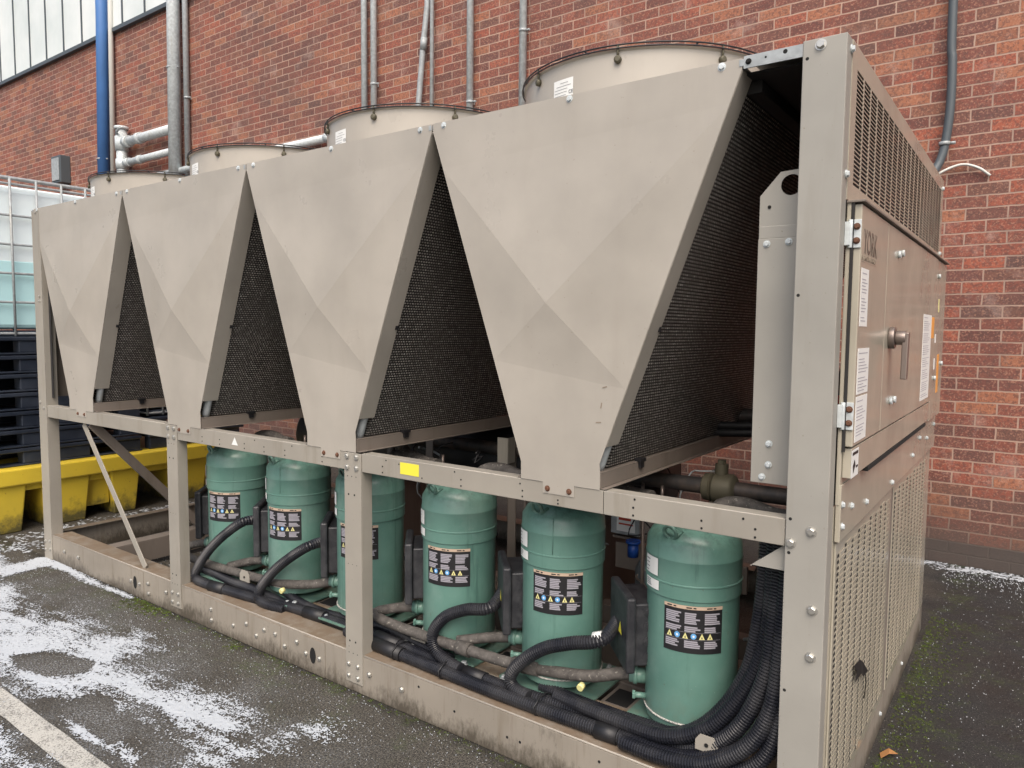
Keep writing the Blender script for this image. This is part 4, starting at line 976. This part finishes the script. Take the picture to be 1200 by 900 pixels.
def ibc(x1, y0, y1, z0, z1, zl, label):
    t_ = thing('caged_tank', (x1 - .5, (y0 + y1) / 2, z0), label, 'tank', 'caged liquid tanks on pallets')
    x0 = x1 - .98
    b_ = BL(); b_.box(x0 + .03, x1 - .035, y0 + .03, y1 - .03, z0 + .05, z1 - .055); part(b_, 'bottle', 'ibc', .05, t_)
    b_ = BL(); b_.box(x0 + .028, x1 - .033, y0 + .028, y1 - .028, z0 + .055, zl); part(b_, 'liquid_level', 'teal', .03, t_)
    c_ = MB(); zs = [z1 - .01, z1 - .05] + [z0 + .05 + (z1 - z0 - .05) * f_ for f_ in (.75, .56, .37, .18)] + [z0 + .02]
    for j, z in enumerate(zs):
        r = .014 if j == 0 else .009; c_.tube([(x0, y0, z), (x1, y0, z), (x1, y1, z), (x0, y1, z)], r, 8, closed=True, smooth=False)
    n_ = 7
    for j in range(n_ + 1):
        y = y0 + (y1 - y0) * j / n_
        for xx in (x0 - .006, x1 + .006): c_.tube([(xx, y, z0), (xx, y, z1 - .01)], .009, 8)
    for j in range(1, 6):
        xx = x0 + (x1 - x0) * j / 6
        for y in (y0 - .006, y1 + .006): c_.tube([(xx, y, z0), (xx, y, z1 - .01)], .009, 8)
    part(c_, 'cage', 'galv2', 0, t_)
    p_ = MB(); p_.box(x0, x1, y0, y1, z0, z0 + .04); part(p_, 'base_tray', 'navy', .005, t_)
ibc(-5.65, -.14, 1.06, 1.428, 2.575, 2.0, 'white caged tank half full of teal liquid, on the tall dark pallet stack')
for i in range(2):
    z = .478 + i * .1365; t_ = thing('plastic_pallet', (-6.1, 1.7, z), ('lower' if i == 0 else 'upper') + ' dark pallet of the low pair beneath the second caged tank', 'pallet', 'dark plastic pallets')
    d = MB(); d.box(-6.6, -5.6, 1.14, 2.04, z + .098, z + .128); part(d, 'deck', 'navy', .006, t_); d = BL(); d.box(-5.7, -5.61, 1.15, 1.3, z, z + .0975); d.box(-5.7, -5.61, 1.75, 2.0, z, z + .0975); part(d, 'block', 'navy', .006, t_)
ibc(-5.66, 1.16, 2.1, .755, 1.85, 1.5, 'second caged tank with teal liquid, glimpsed under the leftmost V panels')

# ================================================================ GROUND DETAILS: SNOW, GRIT, MOSS, LEAVES
band = [(-4.763, -.256), (-4.776, .015), (-4.5, .022), (-4.172, -.004), (-3.55, -.006), (-3.58, -.05), (-4.021, -.062), (-4.531, -.07), (-4.532, -.336)]
main = [(-6.5, -.4), (-5.2, -.12), (-4.76, -.15), (-4.498, -.33), (-4.244, -.299), (-3.838, -.426), (-3.527, -.348), (-3.409, -.259), (-3.26, -.397), (-3.133, -.225), (-2.809, -.27), (-2.819, -.43), (-2.595, -.394), (-2.471, -.425), (-2.386, -.352), (-2.235, -.33), (-1.994, -.343), (-1.851, -.424), (-1.879, -.529), (-2.046, -.612), (-2.211, -.636), (-2.56, -.66), (-2.65, -.72), (-2.72, -.80), (-3.0, -.86), (-3.6, -.9), (-6.5, -.95)]
streak = [(-2.579, -.804), (-2.453, -.772), (-2.28, -.759), (-2.057, -.748), (-2.006, -.804), (-2.161, -.844), (-2.429, -.842)]
right = [(-2.223, -.629), (-2.044, -.458), (-1.863, -.434), (-1.753, -.216), (-1.627, -.156), (-1.588, -.264), (-1.695, -.446), (-1.68, -.561), (-1.75, -.70), (-1.913, -.78), (-1.999, -.639)]
corner = [(-3.2, -1.1), (-2.9, -1.0), (-2.65, -.985), (-2.53, -.96), (-2.296, -.966), (-2.157, -.976), (-2.3, -1.15)]
bundp = [(-5.50, -.2), (-5.52, .6), (-5.54, 1.9), (-5.25, 1.9), (-4.85, 1.4), (-4.85, .3), (-4.9, -.1)]
wallp = [(-1.2, 3.29), (.2, 3.30), (2.2, 3.27), (2.2, 3.478), (-1.2, 3.478)]
bare = [[(-3.285, -.713), (-3.225, -.615), (-3.091, -.572), (-2.941, -.538), (-2.883, -.578), (-2.966, -.695), (-3.159, -.735)],
        [(-2.598, -.803), (-2.645, -.684), (-2.555, -.646), (-2.409, -.69), (-2.241, -.716), (-2.231, -.78), (-2.441, -.775)],
        [(-2.773, -.85), (-2.725, -.768), (-2.601, -.79), (-2.621, -.853)]]
def inside_dist(poly, x, y):
    ins = False; dm = 1e9; n_ = len(poly)
    for i in range(n_):
        x0, y0 = poly[i]; x1, y1 = poly[(i + 1) % n_]
        if (y0 > y) != (y1 > y) and x < (x1 - x0) * (y - y0) / (y1 - y0) + x0: ins = not ins
        dx, dy = x1 - x0, y1 - y0; t = max(0, min(1, ((x - x0) * dx + (y - y0) * dy) / (dx * dx + dy * dy))); d = math.hypot(x - x0 - t * dx, y - y0 - t * dy)
        if d < dm: dm = d
    return dm if ins else -dm
zones = [(band, .9, .03), (main, .88, .13), (streak, .85, .03), (right, .74, .09), (corner, .7, .06), (bundp, .5, .08), (wallp, .68, .05)]
def boxof(p): xs_ = [q[0] for q in p]; ys_ = [q[1] for q in p]; return min(xs_) - .12, max(xs_) + .12, min(ys_) - .12, max(ys_) + .12
zb_ = [boxof(z[0]) for z in zones]
def density(x, y):
    v = 0
    for (poly, dn, sf), (xa, xb, ya, yb) in zip(zones, zb_):
        if xa < x < xb and ya < y < yb:
            d = inside_dist(poly, x, y); v = max(v, dn * max(0, min(1, .5 + d / (2 * sf))))
    if v > 0 and x > -3.4 and y < -.4:
        for p_ in bare:
            d = inside_dist(p_, x, y)
            if d > -.03: v *= max(0, min(1, .0 - d / .03))
    return v
def snow_mesh(name, x0, x1, y0, y1, cell):
    mb = MB(); nx = int((x1 - x0) / cell); ny = int((y1 - y0) / cell); idx = {}
    V = []; Fs = []
    for i in range(nx):
        for j in range(ny):
            x = x0 + (i + .5) * cell; y = y0 + (j + .5) * cell; dn = density(x, y)
            if dn <= .03: continue
            n1 = noise.noise(Vector((x * 7 + y * 5, y * 22 - x * 4, 1.3))) * .5 + .5
            n2 = noise.noise(Vector((x * 38 + y * 26, y * 90 - x * 12, 7))) * .5 + .5
            n3 = noise.noise(Vector((x * 190, y * 190, 3))) * .5 + .5
            n_ = .30 * n1 + .28 * n2 + .42 * n3
            thr = .76 - .40 * dn
            if n_ < thr: continue
            q = []
            for (a_, b_) in ((i, j), (i + 1, j), (i + 1, j + 1), (i, j + 1)):
                if (a_, b_) not in idx:
                    hx = x0 + a_ * cell; hy = y0 + b_ * cell
                    jx = noise.noise(Vector((hx * 211, hy * 211, 9))) * cell * .8; jy = noise.noise(Vector((hx * 211, hy * 211, 19))) * cell * .8
                    hz = .0025 + .0035 * (noise.noise(Vector((hx * 60, hy * 60, 4))) * .5 + .5) * min(1, dn * 1.2)
                    idx[(a_, b_)] = len(V); V.append((hx + jx, hy + jy, (.0048 if -.955 < hy < -.85 else .001) + hz))
                q.append(idx[(a_, b_)])
            Fs.append(q)
    mb.add(V, Fs, False); o = mb.build(name, 'snow')
    return o
tag(snow_mesh('snow', -4.9, -1.5, -1.16, .03, .0046), 'thin patchy windblown snow across the asphalt in front of the chiller', 'snow', kind='stuff')
tag(snow_mesh('snow', -6.6, -4.9, -.95, 1.9, .014), 'grainy melting snow on the ground in front of the yellow bund', 'snow', kind='stuff')
tag(snow_mesh('snow', -1.2, 2.2, 3.27, 3.478, .010), 'narrow line of snow grains along the foot of the brick wall', 'snow', kind='stuff')
# loose grains
gr = MB(); rg = random.Random(11)
def grain(x, y, s, z=0.0005):
    a_ = rg.uniform(0, 6.28); V = [(x + s * cos(a_ + k * 2.1) * rg.uniform(.6, 1), y + s * sin(a_ + k * 2.1) * rg.uniform(.6, 1), z) for k in range(3)] + [(x, y, z + s * 1.1)]
    gr.add(V, [(0, 1, 3), (1, 2, 3), (2, 0, 3)])
for _ in range(5200): grain(rg.uniform(-4.8, -.2), -abs(rg.gauss(0, .5)) - .002, rg.choice([.0012, .0015, .002, .003]))
for _ in range(2600): grain(rg.uniform(.02, 1.8), rg.uniform(-.6, 3.4), rg.choice([.0012, .0018, .0025, .0035]))
for _ in range(900): grain(rg.uniform(.0, 1.8), 3.35 - abs(rg.gauss(0, .18)), rg.choice([.003, .004, .005]))
for _ in range(900): grain(rg.uniform(-4.6, -3.2), rg.uniform(.15, 2.0), rg.choice([.003, .004, .006]))
tag(gr.build('grit', 'snow'), 'loose white grains scattered over the asphalt', 'grit', kind='stuff')
# moss tufts along the rail
ms = MB(); 
def tuft(x, y, s):
    for _ in range(7):
        a_ = rg.uniform(0, 6.28); r = rg.uniform(0, s); px, py = x + r * cos(a_), y + r * sin(a_); h = rg.uniform(.3, 1) * s * .9; b2_ = rg.uniform(0, 6.28); w2 = s * .22
        ms.add([(px - w2 * cos(b2_), py - w2 * sin(b2_), .0008), (px + w2 * cos(b2_), py + w2 * sin(b2_), .0008), (px + rg.uniform(-.4, .4) * s, py + rg.uniform(-.4, .4) * s, h)], [(0, 1, 2)])
for _ in range(420): tuft(rg.gauss(-3.40, .13), -abs(rg.gauss(.0, .05)) - .008, rg.uniform(.004, .012))
for _ in range(70): tuft(rg.gauss(-2.58, .03), rg.gauss(-.05, .015), rg.uniform(.004, .009))
for _ in range(420): tuft(rg.uniform(-3.1, -.6), -abs(rg.gauss(0, .018)) - .006, rg.uniform(.003, .008))
for _ in range(1100): tuft(.02 + abs(rg.gauss(0, .08)), rg.uniform(.6, 2.4), rg.uniform(.004, .010))
M['moss'] = mat('moss', (.07, .12, .015), .9); base(M['moss'], mixcol(M['moss'], ramp(M['moss'], nz(M['moss'], 40, 3), .4, .6), (.09, .14, .015), (.06, .06, .02)))
tag(ms.build('moss', 'moss'), 'small green moss tufts at the foot of the chiller', 'moss', kind='stuff')
lf_ = MB(); lf_.add([(.04, .77, .012), (.062, .80, .022), (.085, .835, .012), (.055, .84, .02), (.03, .81, .008)], [(0, 1, 2, 3, 4)]); o = lf_.build('fallen_leaf', 'brownleaf')
tag(o, 'small curled orange brown leaf on the asphalt by the chiller base', 'leaf'); s2 = o.modifiers.new('s', 'SOLIDIFY'); s2.thickness = .001
lf_ = MB(); y, z = .345, .50
lf_.add([(.016, y, z), (.022, y + .06, z + .0), (.02, y + .12, z - .03), (.024, y + .19, z - .085), (.018, y + .15, z - .09), (.022, y + .09, z - .055), (.017, y + .02, z - .06), (.02, y + .03, z - .03)], [(0, 1, 7), (1, 2, 5), (1, 5, 7), (7, 5, 6), (2, 3, 4), (2, 4, 5)])
lf_.tube([(.02, y + .17, z - .09), (.018, y + .2, z - .13), (.016, y + .19, z - .18)], .002, 6)
o = lf_.build('dead_leaf', 'leaf'); tag(o, 'black withered leaf with a stalk stuck to the perforated end panel', 'leaf'); s2 = o.modifiers.new('s', 'SOLIDIFY'); s2.thickness = .001
